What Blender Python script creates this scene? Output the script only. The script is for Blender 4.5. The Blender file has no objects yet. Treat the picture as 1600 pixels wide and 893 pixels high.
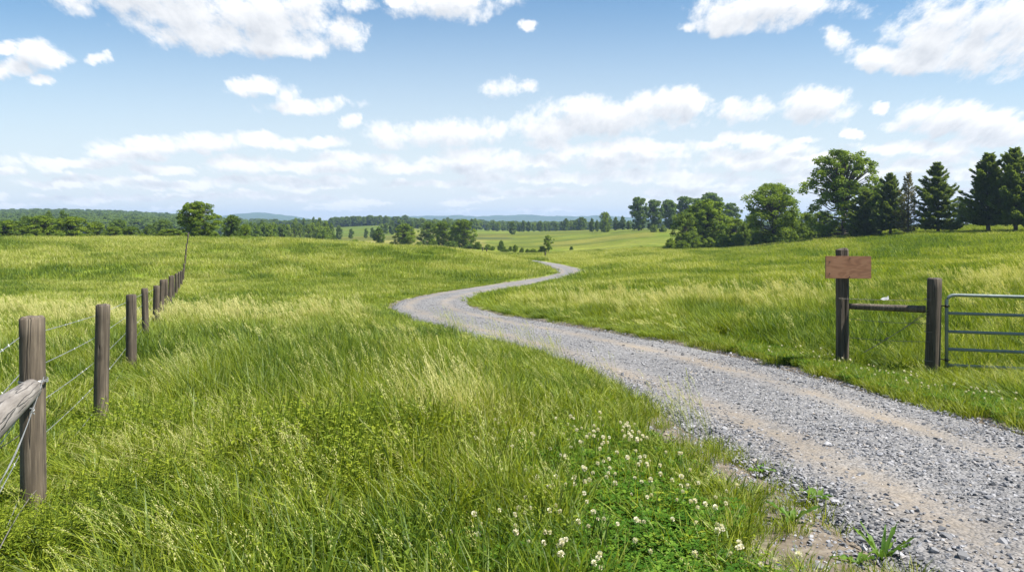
import bpy, bmesh, math, random
import numpy as np
from mathutils import Vector, Matrix

S = bpy.context.scene
COL = S.collection
F, CX, HY, CZ = 1244.0, 800.0, 348.0, 1.75     # focal length / optical axis / eye height used to survey the site
RNG = np.random.default_rng(7)
R_ = random.Random(11)

# ------------------------------------------------------------------ bookkeeping
def tag(o, label, cat=None, group=None, kind=None):
    o['label'] = label
    if cat: o['category'] = cat
    if group: o['group'] = group
    if kind: o['kind'] = kind
    return o

def empty(name, loc, rz=0.0):
    o = bpy.data.objects.new(name, None)
    o.empty_display_size = 0.2
    o.location = loc
    o.rotation_euler = (0, 0, rz)
    COL.objects.link(o)
    return o

class MB:
    def __init__(self):
        self.v, self.f, self.at, self.mi = [], [], {}, []
    def add(self, verts, faces, mat=0, **attrs):
        b = len(self.v)
        self.v.extend(verts)
        self.f.extend([tuple(i + b for i in f) for f in faces])
        self.mi.extend([mat] * len(faces))
        n = len(verts)
        for k, val in attrs.items():
            lst = self.at.setdefault(k, [0.0] * b)
            if len(lst) < b: lst.extend([0.0] * (b - len(lst)))
            lst.extend(val if isinstance(val, (list, tuple, np.ndarray)) else [val] * n)
    def mesh(self, name, mats, smooth=False):
        me = bpy.data.meshes.new(name)
        me.from_pydata([tuple(map(float, p)) for p in self.v], [], self.f)
        for m in (mats if isinstance(mats, (list, tuple)) else [mats]):
            me.materials.append(m)
        me.polygons.foreach_set('material_index', self.mi)
        for k, lst in self.at.items():
            lst.extend([0.0] * (len(self.v) - len(lst)))
            a = me.attributes.new(k, 'FLOAT', 'POINT')
            a.data.foreach_set('value', np.asarray(lst, dtype=np.float32))
        if smooth:
            me.polygons.foreach_set('use_smooth', [True] * len(me.polygons))
        me.update()
        return me
    def build(self, name, mats, parent=None, smooth=False, link=True):
        o = bpy.data.objects.new(name, self.mesh(name, mats, smooth))
        if link: COL.objects.link(o)
        if parent is not None: o.parent = parent
        return o

def tube(mb, pts, radii, n=6, mat=0, cap=True, twist=0.0, **attrs):
    pts = [Vector(p) for p in pts]
    if not hasattr(radii, '__len__'): radii = [radii] * len(pts)
    vs, fs = [], []
    up = Vector((0.13, 0.21, 0.97))
    for i, p in enumerate(pts):
        a = pts[max(i - 1, 0)]; b = pts[min(i + 1, len(pts) - 1)]
        t = (b - a)
        t = t.normalized() if t.length > 1e-9 else Vector((0, 0, 1))
        ref = Vector((1, 0, 0)) if abs(t.z) > 0.9 else up
        s = t.cross(ref).normalized(); u = s.cross(t).normalized()
        for k in range(n):
            an = 2 * math.pi * k / n + twist * i
            vs.append(p + (s * math.cos(an) + u * math.sin(an)) * radii[i])
    for i in range(len(pts) - 1):
        for k in range(n):
            k2 = (k + 1) % n
            fs.append((i * n + k, i * n + k2, (i + 1) * n + k2, (i + 1) * n + k))
    if cap:
        fs.append(tuple(range(n - 1, -1, -1)))
        fs.append(tuple((len(pts) - 1) * n + k for k in range(n)))
    mb.add(vs, fs, mat, **attrs)

# ------------------------------------------------------------------ numeric noise
def _hash(ix, iy, seed):
    n = (ix.astype(np.int64) * 374761393 + iy.astype(np.int64) * 668265263 + seed * 144664873) & 0xFFFFFFFF
    n = ((n ^ (n >> 13)) * 1274126177) & 0xFFFFFFFF
    return ((n ^ (n >> 16)) & 0xFFFFFF) / float(0xFFFFFF)

def vnoise(x, y, seed=0):
    x = np.asarray(x, float); y = np.asarray(y, float)
    ix = np.floor(x); iy = np.floor(y)
    fx = x - ix; fy = y - iy
    fx = fx * fx * (3 - 2 * fx); fy = fy * fy * (3 - 2 * fy)
    a = _hash(ix, iy, seed); b = _hash(ix + 1, iy, seed)
    c = _hash(ix, iy + 1, seed); d = _hash(ix + 1, iy + 1, seed)
    return (a * (1 - fx) + b * fx) * (1 - fy) + (c * (1 - fx) + d * fx) * fy

def fbm(x, y, seed=0, oct=4):
    s = 0; a = 0.5; t = 0
    for i in range(oct):
        s = s + a * vnoise(x * 2 ** i, y * 2 ** i, seed + i * 17); t += a; a *= 0.5
    return s / t

def sstep(a, b, x):
    t = np.clip((np.asarray(x, float) - a) / (b - a), 0, 1)
    return t * t * (3 - 2 * t)

# ------------------------------------------------------------------ terrain survey: drop below eye level by bearing and distance
DS = np.array([2, 5, 8.5, 13, 18, 26, 35, 48, 60, 80, 100, 130, 160, 200, 300, 450, 600, 900, 1300, 1700, 2500, 7500.])
PX = np.array([-100, 150, 300, 450, 600, 700, 800, 900, 1000, 1150, 1300, 1450, 1600, 1800.])
HT = np.array([
 [1.78,1.86,2.12,2.45,2.72,3.3,3.8,4.5,4.95,5.1,4.1,2.82,3.6,6,10,12,11,4,-5,-13,-2,9],
 [1.78,1.86,2.12,2.45,2.72,3.3,3.8,4.5,4.95,5.1,4.1,2.82,3.6,6,10,12,11,4,-6,-15,-3,9],
 [1.77,1.84,2.12,2.45,2.72,3.3,3.8,4.5,4.95,5.1,4.1,2.80,3.6,6,11,13,12,8,2,-5,2,9],
 [1.75,1.82,2.10,2.40,2.70,3.2,3.7,4.4,4.9,5.2,4.6,3.15,3.8,7,11,12,11.5,8,7,6,8,9],
 [1.75,1.80,2.05,2.37,2.65,3.1,3.6,4.3,4.8,5.25,5.0,4.00,5.0,7.4,9.0,10,9,3,5,6,8,9],
 [1.75,1.79,2.02,2.35,2.62,3.05,3.55,4.2,4.75,5.5,5.6,4.65,5.5,7.4,9.2,9.6,8.4,5,6,7,8,9],
 [1.75,1.80,2.02,2.33,2.60,3.05,3.5,4.15,4.7,5.55,6.1,6.3,7.0,8.2,9.8,10,8.0,9,10,9,8,9],
 [1.75,1.80,2.02,2.33,2.60,2.95,3.35,4.0,4.6,5.6,6.2,6.7,7.1,7.8,9.0,7.8,6.0,9,11,9,8,9],
 [1.75,1.81,2.05,2.36,2.55,2.85,3.2,3.75,4.3,5.0,5.5,6.0,6.4,6.9,6.6,4.0,4.3,9,11,9,8,9],
 [1.76,1.83,2.08,2.32,2.47,2.7,3.0,3.4,3.8,4.5,5.0,5.5,5.7,6.0,6.4,4.2,5.0,9,11,9,8,9],
 [1.77,1.85,2.08,2.32,2.42,2.6,2.8,3.1,3.5,4.0,4.2,3.9,3.2,3.6,5,5,6,9,11,9,8,9],
 [1.78,1.86,2.10,2.40,2.36,2.4,2.5,2.8,3.1,3.3,3.0,2.1,1.7,1.3,1.2,3,6,9,11,9,8,9],
 [1.78,1.86,2.10,2.40,2.32,2.25,2.3,2.5,2.7,2.7,2.3,1.6,1.2,.7,.7,3,6,9,11,9,8,9],
 [1.78,1.86,2.10,2.40,2.30,2.15,2.2,2.4,2.5,2.4,2.0,1.4,.9,.4,.4,3,6,9,11,9,8,9]])

def hermite(xk, yk, xq):
    m = np.gradient(yk, xk, axis=0)
    i = np.clip(np.searchsorted(xk, xq) - 1, 0, len(xk) - 2)
    h = xk[i + 1] - xk[i]; t = ((xq - xk[i]) / h)
    sh = (-1,) + (1,) * (yk.ndim - 1)
    t = t.reshape(sh); h = h.reshape(sh)
    return ((1 + 2 * t) * (1 - t) ** 2 * yk[i] + t * (1 - t) ** 2 * h * m[i]
            + t * t * (3 - 2 * t) * yk[i + 1] + t * t * (t - 1) * h * m[i + 1])

_ld = np.linspace(math.log(2), math.log(7500), 700)
_px = np.linspace(-100, 1800, 500)
_H = hermite(np.log(DS), HT.T, _ld)            # (700, ncol)
_H = hermite(PX, _H.T, _px).T                   # (700, 500)

def drop(x, y):
    x = np.asarray(x, float); y = np.asarray(y, float)
    d = np.clip(y, 2.0, 7490.0)
    px = np.clip(CX + F * x / np.maximum(y, 4.5), -99, 1799)
    a = (np.log(d) - _ld[0]) / (_ld[1] - _ld[0]); b = (px - _px[0]) / (_px[1] - _px[0])
    i = np.clip(a.astype(int), 0, 698); j = np.clip(b.astype(int), 0, 498)
    u = a - i; v = b - j
    return (_H[i, j] * (1 - u) * (1 - v) + _H[i + 1, j] * u * (1 - v) + _H[i, j + 1] * (1 - u) * v + _H[i + 1, j + 1] * u * v)

def relief(x, y):
    d = np.maximum(y, 2)
    return (fbm(x / 1.6, y / 1.6, 3, 3) - 0.5) * 0.10 * (1 - sstep(20, 60, d)) + \
           (fbm(x / 14, y / 14, 5, 3) - 0.5) * 0.5 * sstep(18, 70, d) * (1 - 0.7 * sstep(115, 150, d) * (1 - sstep(220, 300, d)))

# road centre line (x, y) ------------------------------------------------------
RC = np.array([(3.9,-40),(3.9,-20),(3.85,-5),(3.75,2),(3.55,6),(3.2,9.5),(2.45,13.5),(1.05,18),(-.35,22),(-2.0,27),(-3.3,32.5),(-3.75,38),(-3.3,45),
               (-1.9,53),(0.2,63),(3.0,77),(5.9,91),(7.6,104),(7.5,118),(5.8,132),(2.2,147),(-4,163),(-14,182),(-30,205)], float)
def spline(P, n):
    t = np.r_[0, np.cumsum(np.sqrt((np.diff(P, axis=0) ** 2).sum(1)))]
    tq = np.linspace(0, t[-1], n)
    return hermite(t, P, tq), tq
RCL, RT = spline(RC, 900)
RTAN = np.gradient(RCL, axis=0); RTAN /= np.linalg.norm(RTAN, axis=1)[:, None]
RNRM = np.stack([RTAN[:, 1], -RTAN[:, 0]], 1)
RW = 1.72
def road_dist(x, y):
    x = np.asarray(x, float).ravel(); y = np.asarray(y, float).ravel()
    out = np.full(x.shape, 999.0); sgn = np.zeros(x.shape)
    sel = np.where((y < 215) & (y > -45) & (np.abs(x) < 60))[0]
    for c in range(0, len(sel), 4000):
        s = sel[c:c + 4000]
        dx = x[s, None] - RCL[None, :, 0]; dy = y[s, None] - RCL[None, :, 1]
        k = (dx * dx + dy * dy).argmin(1); r = np.arange(len(s))
        out[s] = np.sqrt(dx[r, k] ** 2 + dy[r, k] ** 2)
        sgn[s] = np.sign(dx[r, k] * RNRM[k, 0] + dy[r, k] * RNRM[k, 1])
    return out, sgn

def base_z(x, y): return CZ - drop(x, y) + relief(x, y)
def road_z(k):   # flattened height along the road
    return CZ - drop(RCL[k, 0], RCL[k, 1])
def ground_z(x, y, rd=None):
    x = np.asarray(x, float); y = np.asarray(y, float)
    if rd is None: rd = road_dist(x, y)[0].reshape(x.shape)
    m = 1 - sstep(RW - 0.35, RW + 1.0, rd)
    flat = CZ - drop(x, y)
    z = base_z(x, y) * (1 - m) + flat * m
    return z - 0.12 * (1 - sstep(RW - 0.35, RW + 0.12, rd)) - 0.0006 * np.maximum(y, 0) * (1 - sstep(RW - 0.2, RW + 0.3, rd))
def gz(x, y): return float(ground_z(np.array([x]), np.array([y]))[0])
def at(px, d): return (px - CX) * d / F, d

def dryness(x, y):
    d = np.maximum(np.asarray(y, float), 3)
    s = 1 + 0.012 * d
    t = fbm(x / (5.0 * s) + 3, y / (3.2 * s), 21, 4) * 0.58 + fbm(x / (1.0 * s), y / (0.7 * s), 31, 3) * 0.42
    t = sstep(0.34, 0.68, t)
    px = CX + F * np.asarray(x, float) / d
    t = t * 0.72 + 0.12 * sstep(100, 135, d) * (1 - sstep(900, 1100, px))
    t = t - 0.35 * sstep(1050, 1250, px) * sstep(55, 75, d)
    t = t + 0.06 * sstep(18, 30, d) * (1 - sstep(45, 62, d))
    return np.clip(t, 0, 1)

# ------------------------------------------------------------------ materials
def newmat(name):
    m = bpy.data.materials.new(name); m.use_nodes = True
    nt = m.node_tree; nt.nodes.clear()
    return m, nt, nt.nodes, nt.links
def N(nt, t, **kw):
    n = nt.nodes.new(t)
    for k, v in kw.items():
        if k == 'ins':
            for kk, vv in v.items():
                n.inputs[kk].default_value = vv
        else: setattr(n, k, v)
    return n
def math_(nt, op, a, b=None, c=None, clamp=False):
    n = nt.nodes.new('ShaderNodeMath'); n.operation = op; n.use_clamp = clamp
    for i, v in enumerate((a, b, c)):
        if v is None: continue
        if isinstance(v, (int, float)): n.inputs[i].default_value = v
        else: nt.links.new(v, n.inputs[i])
    return n.outputs[0]
def mix_(nt, fac, a, b, blend='MIX'):
    n = nt.nodes.new('ShaderNodeMix'); n.data_type = 'RGBA'; n.blend_type = blend; n.clamp_factor = True
    for sock, v in ((n.inputs[0], fac), (n.inputs[6], a), (n.inputs[7], b)):
        if isinstance(v, (int, float)): sock.default_value = v
        elif isinstance(v, tuple): sock.default_value = v if len(v) == 4 else (*v, 1)
        else: nt.links.new(v, sock)
    return n.outputs[2]
def attr(nt, name, typ='GEOMETRY', out='Fac'):
    n = nt.nodes.new('ShaderNodeAttribute'); n.attribute_name = name; n.attribute_type = typ
    return n.outputs[out]
def ramp(nt, fac, stops):
    n = nt.nodes.new('ShaderNodeValToRGB')
    e = n.color_ramp.elements
    while len(e) < len(stops): e.new(0.5)
    for el, (p, c) in zip(e, stops):
        el.position = p; el.color = (*c, 1) if len(c) == 3 else c
    nt.links.new(fac, n.inputs[0]); return n.outputs[0]
def noise(nt, vec, scale, detail=4, rough=0.55, dist=0.0, out='Fac'):
    n = nt.nodes.new('ShaderNodeTexNoise'); n.inputs['Scale'].default_value = scale
    n.inputs['Detail'].default_value = detail; n.inputs['Roughness'].default_value = rough; n.inputs['Distortion'].default_value = dist
    if vec is not None: nt.links.new(vec, n.inputs['Vector'])
    return n.outputs[out]
def mapping(nt, vec, scale=(1, 1, 1), loc=(0, 0, 0)):
    n = nt.nodes.new('ShaderNodeMapping'); n.inputs['Scale'].default_value = scale; n.inputs['Location'].default_value = loc
    nt.links.new(vec, n.inputs['Vector']); return n.outputs[0]

def leafy(name, color_fn, trans=0.4, gloss=0.05, rough=0.45):
    m, nt, nd, lk = newmat(name)
    col = color_fn(nt)
    d = N(nt, 'ShaderNodeBsdfDiffuse'); t = N(nt, 'ShaderNodeBsdfTranslucent'); g = N(nt, 'ShaderNodeBsdfGlossy', ins={'Roughness': rough})
    tc = mix_(nt, 1.0, col, (1.15, 1.1, 0.65), 'MULTIPLY')
    lk.new(col, d.inputs[0]); lk.new(tc, t.inputs[0])
    g.inputs[0].default_value = (0.9, 0.95, 0.9, 1)
    a = N(nt, 'ShaderNodeMixShader', ins={0: trans}); lk.new(d.outputs[0], a.inputs[1]); lk.new(t.outputs[0], a.inputs[2])
    b = N(nt, 'ShaderNodeMixShader', ins={0: gloss}); lk.new(a.outputs[0], b.inputs[1]); lk.new(g.outputs[0], b.inputs[2])
    o = N(nt, 'ShaderNodeOutputMaterial'); lk.new(b.outputs[0], o.inputs[0])
    return m

def grass_col(nt):
    tint = attr(nt, 'tint'); dry = attr(nt, 'dry'); tone = attr(nt, 'tone', 'INSTANCER')
    g = ramp(nt, tint, [(0, (0.032, 0.070, 0.005)), (0.5, (0.138, 0.205, 0.009)), (1, (0.325, 0.375, 0.028))])
    g = mix_(nt, math_(nt, 'MULTIPLY', tone, 0.75, clamp=True), g, (0.31, 0.345, 0.034))
    g = mix_(nt, math_(nt, 'MULTIPLY', tone, -1.3, clamp=True), g, mix_(nt, 1.0, g, (0.50, 0.64, 0.75), 'MULTIPLY'))   # patches of a darker, cooler grass species
    f = math_(nt, 'MULTIPLY_ADD', tone, 0.33, dry)
    f = math_(nt, 'MULTIPLY', math_(nt, 'SUBTRACT', f, 0.93), 5.0, clamp=True)
    return mix_(nt, f, g, (0.56, 0.53, 0.21))
M_GRASS = leafy('grass_blades', grass_col, 0.45, 0.022, 0.55)

def clover_col(nt):
    tint = attr(nt, 'tint')
    return ramp(nt, tint, [(0, (0.035, 0.10, 0.008)), (0.6, (0.08, 0.175, 0.014)), (1, (0.15, 0.25, 0.025))])
M_CLOVER = leafy('clover_leaves', clover_col, 0.35, 0.008, 0.6)

def simple_ramp(name, stops, trans, gloss=0.012):
    return leafy(name, lambda nt: ramp(nt, attr(nt, 'tint'), stops), trans, gloss)

def crown_mat(name, c0, c1, trans=0.35):
    def fn(nt):
        oi = N(nt, 'ShaderNodeObjectInfo')
        c = ramp(nt, attr(nt, 'tint'), [(0, c0), (1, c1)])
        return mix_(nt, math_(nt, 'MULTIPLY', oi.outputs['Random'], 0.2), c, tuple(x * 0.62 for x in c1))
    return leafy(name, fn, trans, 0.012, 0.6)
M_LEAF = crown_mat('broadleaf_foliage', (0.09, 0.155, 0.010), (0.25, 0.335, 0.022), 0.5)
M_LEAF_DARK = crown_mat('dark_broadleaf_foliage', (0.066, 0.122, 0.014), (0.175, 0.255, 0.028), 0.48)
M_LEAF_LIGHT = crown_mat('pale_broadleaf_foliage', (0.09, 0.15, 0.016), (0.21, 0.285, 0.03), 0.42)
M_NEEDLE = crown_mat('pine_needles', (0.085, 0.130, 0.026), (0.20, 0.265, 0.05), 0.48)
M_NEEDLE_OLIVE = crown_mat('olive_needles', (0.10, 0.10, 0.04), (0.22, 0.20, 0.095), 0.4)

def bark(name, c0, c1, scale=6):
    m, nt, nd, lk = newmat(name)
    tc = N(nt, 'ShaderNodeTexCoord'); v = mapping(nt, tc.outputs['Object'], (scale, scale, scale * 0.25))
    f = noise(nt, v, 1.0, 5)
    c = ramp(nt, f, [(0.3, c0), (0.7, c1)])
    b = N(nt, 'ShaderNodeBsdfPrincipled', ins={'Roughness': 0.9}); lk.new(c, b.inputs['Base Color'])
    bp = N(nt, 'ShaderNodeBump', ins={'Strength': 0.6, 'Distance': 0.05}); lk.new(f, bp.inputs['Height']); lk.new(bp.outputs[0], b.inputs['Normal'])
    o = N(nt, 'ShaderNodeOutputMaterial'); lk.new(b.outputs[0], o.inputs[0]); return m
M_BARK = bark('bark', (0.035, 0.028, 0.022), (0.13, 0.105, 0.08))

def weathered(name, dark, mid, light, grain=(38, 38, 1.6), crack=0.55):
    m, nt, nd, lk = newmat(name)
    tc = N(nt, 'ShaderNodeTexCoord'); oi = N(nt, 'ShaderNodeObjectInfo')
    off = N(nt, 'ShaderNodeVectorMath', operation='ADD'); lk.new(tc.outputs['Object'], off.inputs[0])
    sc = N(nt, 'ShaderNodeVectorMath', operation='SCALE', ins={0: (3.7, 5.1, 9.3)}); lk.new(oi.outputs['Random'], sc.inputs['Scale']); lk.new(sc.outputs[0], off.inputs[1])
    p = off.outputs[0]
    wob = N(nt, 'ShaderNodeVectorMath', operation='MULTIPLY_ADD', ins={1: (0.02, 0.02, 0.0)})
    lk.new(noise(nt, p, 3.0, 2, out='Color'), wob.inputs[0]); lk.new(p, wob.inputs[2])
    fine = noise(nt, mapping(nt, wob.outputs[0], grain), 1.0, 6, 0.65)
    blot = noise(nt, mapping(nt, p, (5, 5, 1.8)), 1.0, 4, 0.6)
    crk = noise(nt, mapping(nt, wob.outputs[0], (16, 16, 0.5)), 1.0, 2, 0.5)
    c = ramp(nt, fine, [(0.25, dark), (0.5, mid), (0.78, light)])
    c = mix_(nt, math_(nt, 'MULTIPLY', math_(nt, 'SUBTRACT', blot, 0.45), 2.2, clamp=True), c, dark)
    ck = math_(nt, 'SUBTRACT', 1.0, math_(nt, 'MULTIPLY', math_(nt, 'ABSOLUTE', math_(nt, 'SUBTRACT', crk, crack)), 42.0, clamp=True), clamp=True)
    c = mix_(nt, math_(nt, 'MULTIPLY', ck, 0.85), c, (0.018, 0.015, 0.012))
    vk = N(nt, 'ShaderNodeTexVoronoi', feature='F1'); vk.inputs['Scale'].default_value = 1.0
    lk.new(mapping(nt, p, (4.5, 4.5, 2.6)), vk.inputs['Vector'])
    kn = math_(nt, 'SUBTRACT', 1.0, math_(nt, 'MULTIPLY', vk.outputs['Distance'], 6.5), clamp=True)
    c = mix_(nt, math_(nt, 'MULTIPLY', kn, 0.8), c, tuple(x * 0.45 for x in dark))
    b = N(nt, 'ShaderNodeBsdfPrincipled', ins={'Roughness': 0.85}); lk.new(c, b.inputs['Base Color'])
    hgt = math_(nt, 'SUBTRACT', fine, math_(nt, 'MULTIPLY', ck, 1.5))
    bp = N(nt, 'ShaderNodeBump', ins={'Strength': 0.7, 'Distance': 0.006}); lk.new(hgt, bp.inputs['Height']); lk.new(bp.outputs[0], b.inputs['Normal'])
    o = N(nt, 'ShaderNodeOutputMaterial'); lk.new(b.outputs[0], o.inputs[0]); return m
M_POST = weathered('weathered_post', (0.032, 0.024, 0.016), (0.105, 0.081, 0.055), (0.29, 0.24, 0.175))
M_RAIL = weathered('silvered_rail', (0.10, 0.085, 0.07), (0.215, 0.19, 0.165), (0.34, 0.315, 0.285))
M_DPOST = weathered('dark_post', (0.028, 0.021, 0.014), (0.078, 0.059, 0.040), (0.165, 0.132, 0.094))

def board_mat():
    m, nt, nd, lk = newmat('sign_board_wood')
    tc = N(nt, 'ShaderNodeTexCoord')
    v = mapping(nt, tc.outputs['Object'], (1.6, 1.0, 6.5))
    w = noise(nt, v, 1.3, 2, 0.4, 0.6)
    rings = math_(nt, 'SINE', math_(nt, 'MULTIPLY', w, 34.0))
    fine = noise(nt, mapping(nt, tc.outputs['Object'], (6, 6, 160)), 1.0, 4, 0.6)
    f = math_(nt, 'ADD', math_(nt, 'MULTIPLY', rings, 0.10), math_(nt, 'MULTIPLY_ADD', fine, 0.5, 0.25))
    c = ramp(nt, f, [(0.3, (0.19, 0.080, 0.038)), (0.5, (0.275, 0.128, 0.062)), (0.7, (0.33, 0.168, 0.09))])
    b = N(nt, 'ShaderNodeBsdfPrincipled', ins={'Roughness': 0.65}); lk.new(c, b.inputs['Base Color'])
    bp = N(nt, 'ShaderNodeBump', ins={'Strength': 0.25, 'Distance': 0.003}); lk.new(f, bp.inputs['Height']); lk.new(bp.outputs[0], b.inputs['Normal'])
    o = N(nt, 'ShaderNodeOutputMaterial'); lk.new(b.outputs[0], o.inputs[0]); return m
M_BOARD = board_mat()

def metal(name, c0, c1, rough, metallic=0.6):
    m, nt, nd, lk = newmat(name)
    tc = N(nt, 'ShaderNodeTexCoord'); f = noise(nt, tc.outputs['Object'], 9.0, 5, 0.6)
    c = ramp(nt, f, [(0.3, c0), (0.7, c1)])
    b = N(nt, 'ShaderNodeBsdfPrincipled', ins={'Roughness': rough, 'Metallic': metallic}); lk.new(c, b.inputs['Base Color'])
    rr = math_(nt, 'MULTIPLY_ADD', f, 0.3, rough - 0.15); lk.new(rr, b.inputs['Roughness'])
    o = N(nt, 'ShaderNodeOutputMaterial'); lk.new(b.outputs[0], o.inputs[0]); return m
M_GATE = metal('galvanised_gate', (0.15, 0.185, 0.17), (0.27, 0.31, 0.29), 0.5, 0.25)
M_WIRE = metal('galvanised_wire', (0.22, 0.225, 0.225), (0.40, 0.41, 0.41), 0.5, 0.5)
M_OLDWIRE = metal('dull_wire', (0.11, 0.10, 0.085), (0.24, 0.22, 0.19), 0.6, 0.4)
M_NAIL = metal('nail_heads', (0.03, 0.028, 0.026), (0.07, 0.065, 0.06), 0.5, 0.7)

def scrap_mat():
    m, nt, nd, lk = newmat('plastic_film')
    b = N(nt, 'ShaderNodeBsdfPrincipled', ins={'Base Color': (0.50, 0.50, 0.49, 1), 'Roughness': 0.4})
    o = N(nt, 'ShaderNodeOutputMaterial'); lk.new(b.outputs[0], o.inputs[0]); return m
M_SCRAP = scrap_mat()

def ground_mat():
    m, nt, nd, lk = newmat('meadow_ground')
    tc = N(nt, 'ShaderNodeTexCoord'); P = tc.outputs['Object']
    c = attr(nt, 'albedo', out='Color')
    n1 = noise(nt, mapping(nt, P, (0.11, 0.16, 0.11)), 1.0, 6, 0.65)
    n2 = noise(nt, mapping(nt, P, (1.6, 2.2, 1.6)), 1.0, 5, 0.65)
    c = mix_(nt, 0.55, c, ramp(nt, n1, [(0.3, (0.45, 0.55, 0.4)), (0.7, (1.45, 1.4, 1.4))]), 'MULTIPLY')
    c = mix_(nt, 0.75, c, ramp(nt, n2, [(0.3, (0.45, 0.5, 0.4)), (0.7, (1.5, 1.45, 1.4))]), 'MULTIPLY')
    soil = attr(nt, 'soil')
    sn = noise(nt, P, 9.0, 6, 0.7)
    sc = ramp(nt, sn, [(0.3, (0.085, 0.068, 0.05)), (0.55, (0.165, 0.137, 0.105)), (0.75, (0.25, 0.22, 0.18))])
    c = mix_(nt, soil, c, sc)
    b = N(nt, 'ShaderNodeBsdfPrincipled', ins={'Roughness': 0.95}); lk.new(c, b.inputs['Base Color'])
    b.inputs['Specular IOR Level'].default_value = 0.1
    bp = N(nt, 'ShaderNodeBump', ins={'Strength': 0.8, 'Distance': 0.12}); lk.new(n2, bp.inputs['Height']); lk.new(bp.outputs[0], b.inputs['Normal'])
    o = N(nt, 'ShaderNodeOutputMaterial'); lk.new(b.outputs[0], o.inputs[0]); return m
M_GROUND = ground_mat()

def road_mat():
    m, nt, nd, lk = newmat('gravel_surface')
    tc = N(nt, 'ShaderNodeTexCoord'); P = tc.outputs['Object']
    u = attr(nt, 'across'); s = attr(nt, 'along')
    cmb = N(nt, 'ShaderNodeCombineXYZ'); lk.new(u, cmb.inputs[0]); lk.new(math_(nt, 'MULTIPLY', s, 0.16), cmb.inputs[1])
    wob = noise(nt, mapping(nt, cmb.outputs[0], (0.6, 1.4, 1)), 1.0, 4, 0.6)
    patch = noise(nt, mapping(nt, P, (0.9, 0.9, 0.9)), 1.0, 5, 0.65)
    uu = math_(nt, 'ADD', math_(nt, 'ABSOLUTE', math_(nt, 'ADD', u, 0.07)), math_(nt, 'MULTIPLY', math_(nt, 'SUBTRACT', wob, 0.5), 0.35))
    tr = math_(nt, 'SUBTRACT', 1.0, math_(nt, 'MULTIPLY', math_(nt, 'ABSOLUTE', math_(nt, 'SUBTRACT', uu, 0.45)), 4.2), clamp=True)
    tr = math_(nt, 'MULTIPLY', tr, math_(nt, 'MULTIPLY', math_(nt, 'SUBTRACT', patch, 0.28), 3.0, clamp=True))
    vo = N(nt, 'ShaderNodeTexVoronoi', feature='F1'); vo.inputs['Scale'].default_value = 42.0; lk.new(P, vo.inputs['Vector'])
    vo2 = N(nt, 'ShaderNodeTexVoronoi', feature='F1'); vo2.inputs['Scale'].default_value = 17.0; lk.new(P, vo2.inputs['Vector'])
    sep = N(nt, 'ShaderNodeSeparateColor'); lk.new(vo.outputs['Color'], sep.inputs[0])
    sep2 = N(nt, 'ShaderNodeSeparateColor'); lk.new(vo2.outputs['Color'], sep2.inputs[0])
    rnd = math_(nt, 'ADD', math_(nt, 'MULTIPLY', sep.outputs[0], 0.6), math_(nt, 'MULTIPLY', sep2.outputs[0], 0.4))
    g = ramp(nt, rnd, [(0.1, (0.11, 0.107, 0.105)), (0.5, (0.18, 0.175, 0.172)), (0.9, (0.265, 0.258, 0.255))])
    dirt = ramp(nt, noise(nt, P, 26.0, 5, 0.7), [(0.3, (0.165, 0.135, 0.102)), (0.7, (0.275, 0.228, 0.172))])
    c = mix_(nt, math_(nt, 'MULTIPLY', tr, 0.95), g, dirt)
    c = mix_(nt, 0.5, c, ramp(nt, noise(nt, mapping(nt, P, (0.35, 0.35, 0.35)), 1.0, 4), [(0.3, (0.75, 0.75, 0.76)), (0.7, (1.25, 1.24, 1.22))]), 'MULTIPLY')
    b = N(nt, 'ShaderNodeBsdfPrincipled', ins={'Roughness': 0.85}); lk.new(c, b.inputs['Base Color'])
    b.inputs['Specular IOR Level'].default_value = 0.25
    h = math_(nt, 'ADD', math_(nt, 'MULTIPLY', vo.outputs['Distance'], -0.6), math_(nt, 'MULTIPLY', vo2.outputs['Distance'], -1.0))
    h = math_(nt, 'MULTIPLY', h, math_(nt, 'SUBTRACT', 1.0, math_(nt, 'MULTIPLY', tr, 0.7)))
    bp = N(nt, 'ShaderNodeBump', ins={'Strength': 0.9, 'Distance': 0.03}); lk.new(h, bp.inputs['Height']); lk.new(bp.outputs[0], b.inputs['Normal'])
    o = N(nt, 'ShaderNodeOutputMaterial'); lk.new(b.outputs[0], o.inputs[0]); return m
M_ROAD = road_mat()

def stone_mat():
    m, nt, nd, lk = newmat('slate_chips')
    oi = attr(nt, 'tone', 'INSTANCER')
    tc = N(nt, 'ShaderNodeTexCoord')
    c = ramp(nt, oi, [(0.0, (0.09, 0.09, 0.094)), (0.35, (0.135, 0.134, 0.138)), (0.7, (0.20, 0.198, 0.205)), (0.92, (0.30, 0.296, 0.305)), (1.0, (0.27, 0.225, 0.175))])
    c = mix_(nt, 0.5, c, ramp(nt, noise(nt, tc.outputs['Object'], 30.0, 4), [(0.3, (0.7, 0.7, 0.7)), (0.7, (1.3, 1.3, 1.3))]), 'MULTIPLY')
    b = N(nt, 'ShaderNodeBsdfPrincipled', ins={'Roughness': 0.7}); lk.new(c, b.inputs['Base Color'])
    o = N(nt, 'ShaderNodeOutputMaterial'); lk.new(b.outputs[0], o.inputs[0]); return m
M_STONE = stone_mat()

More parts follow.
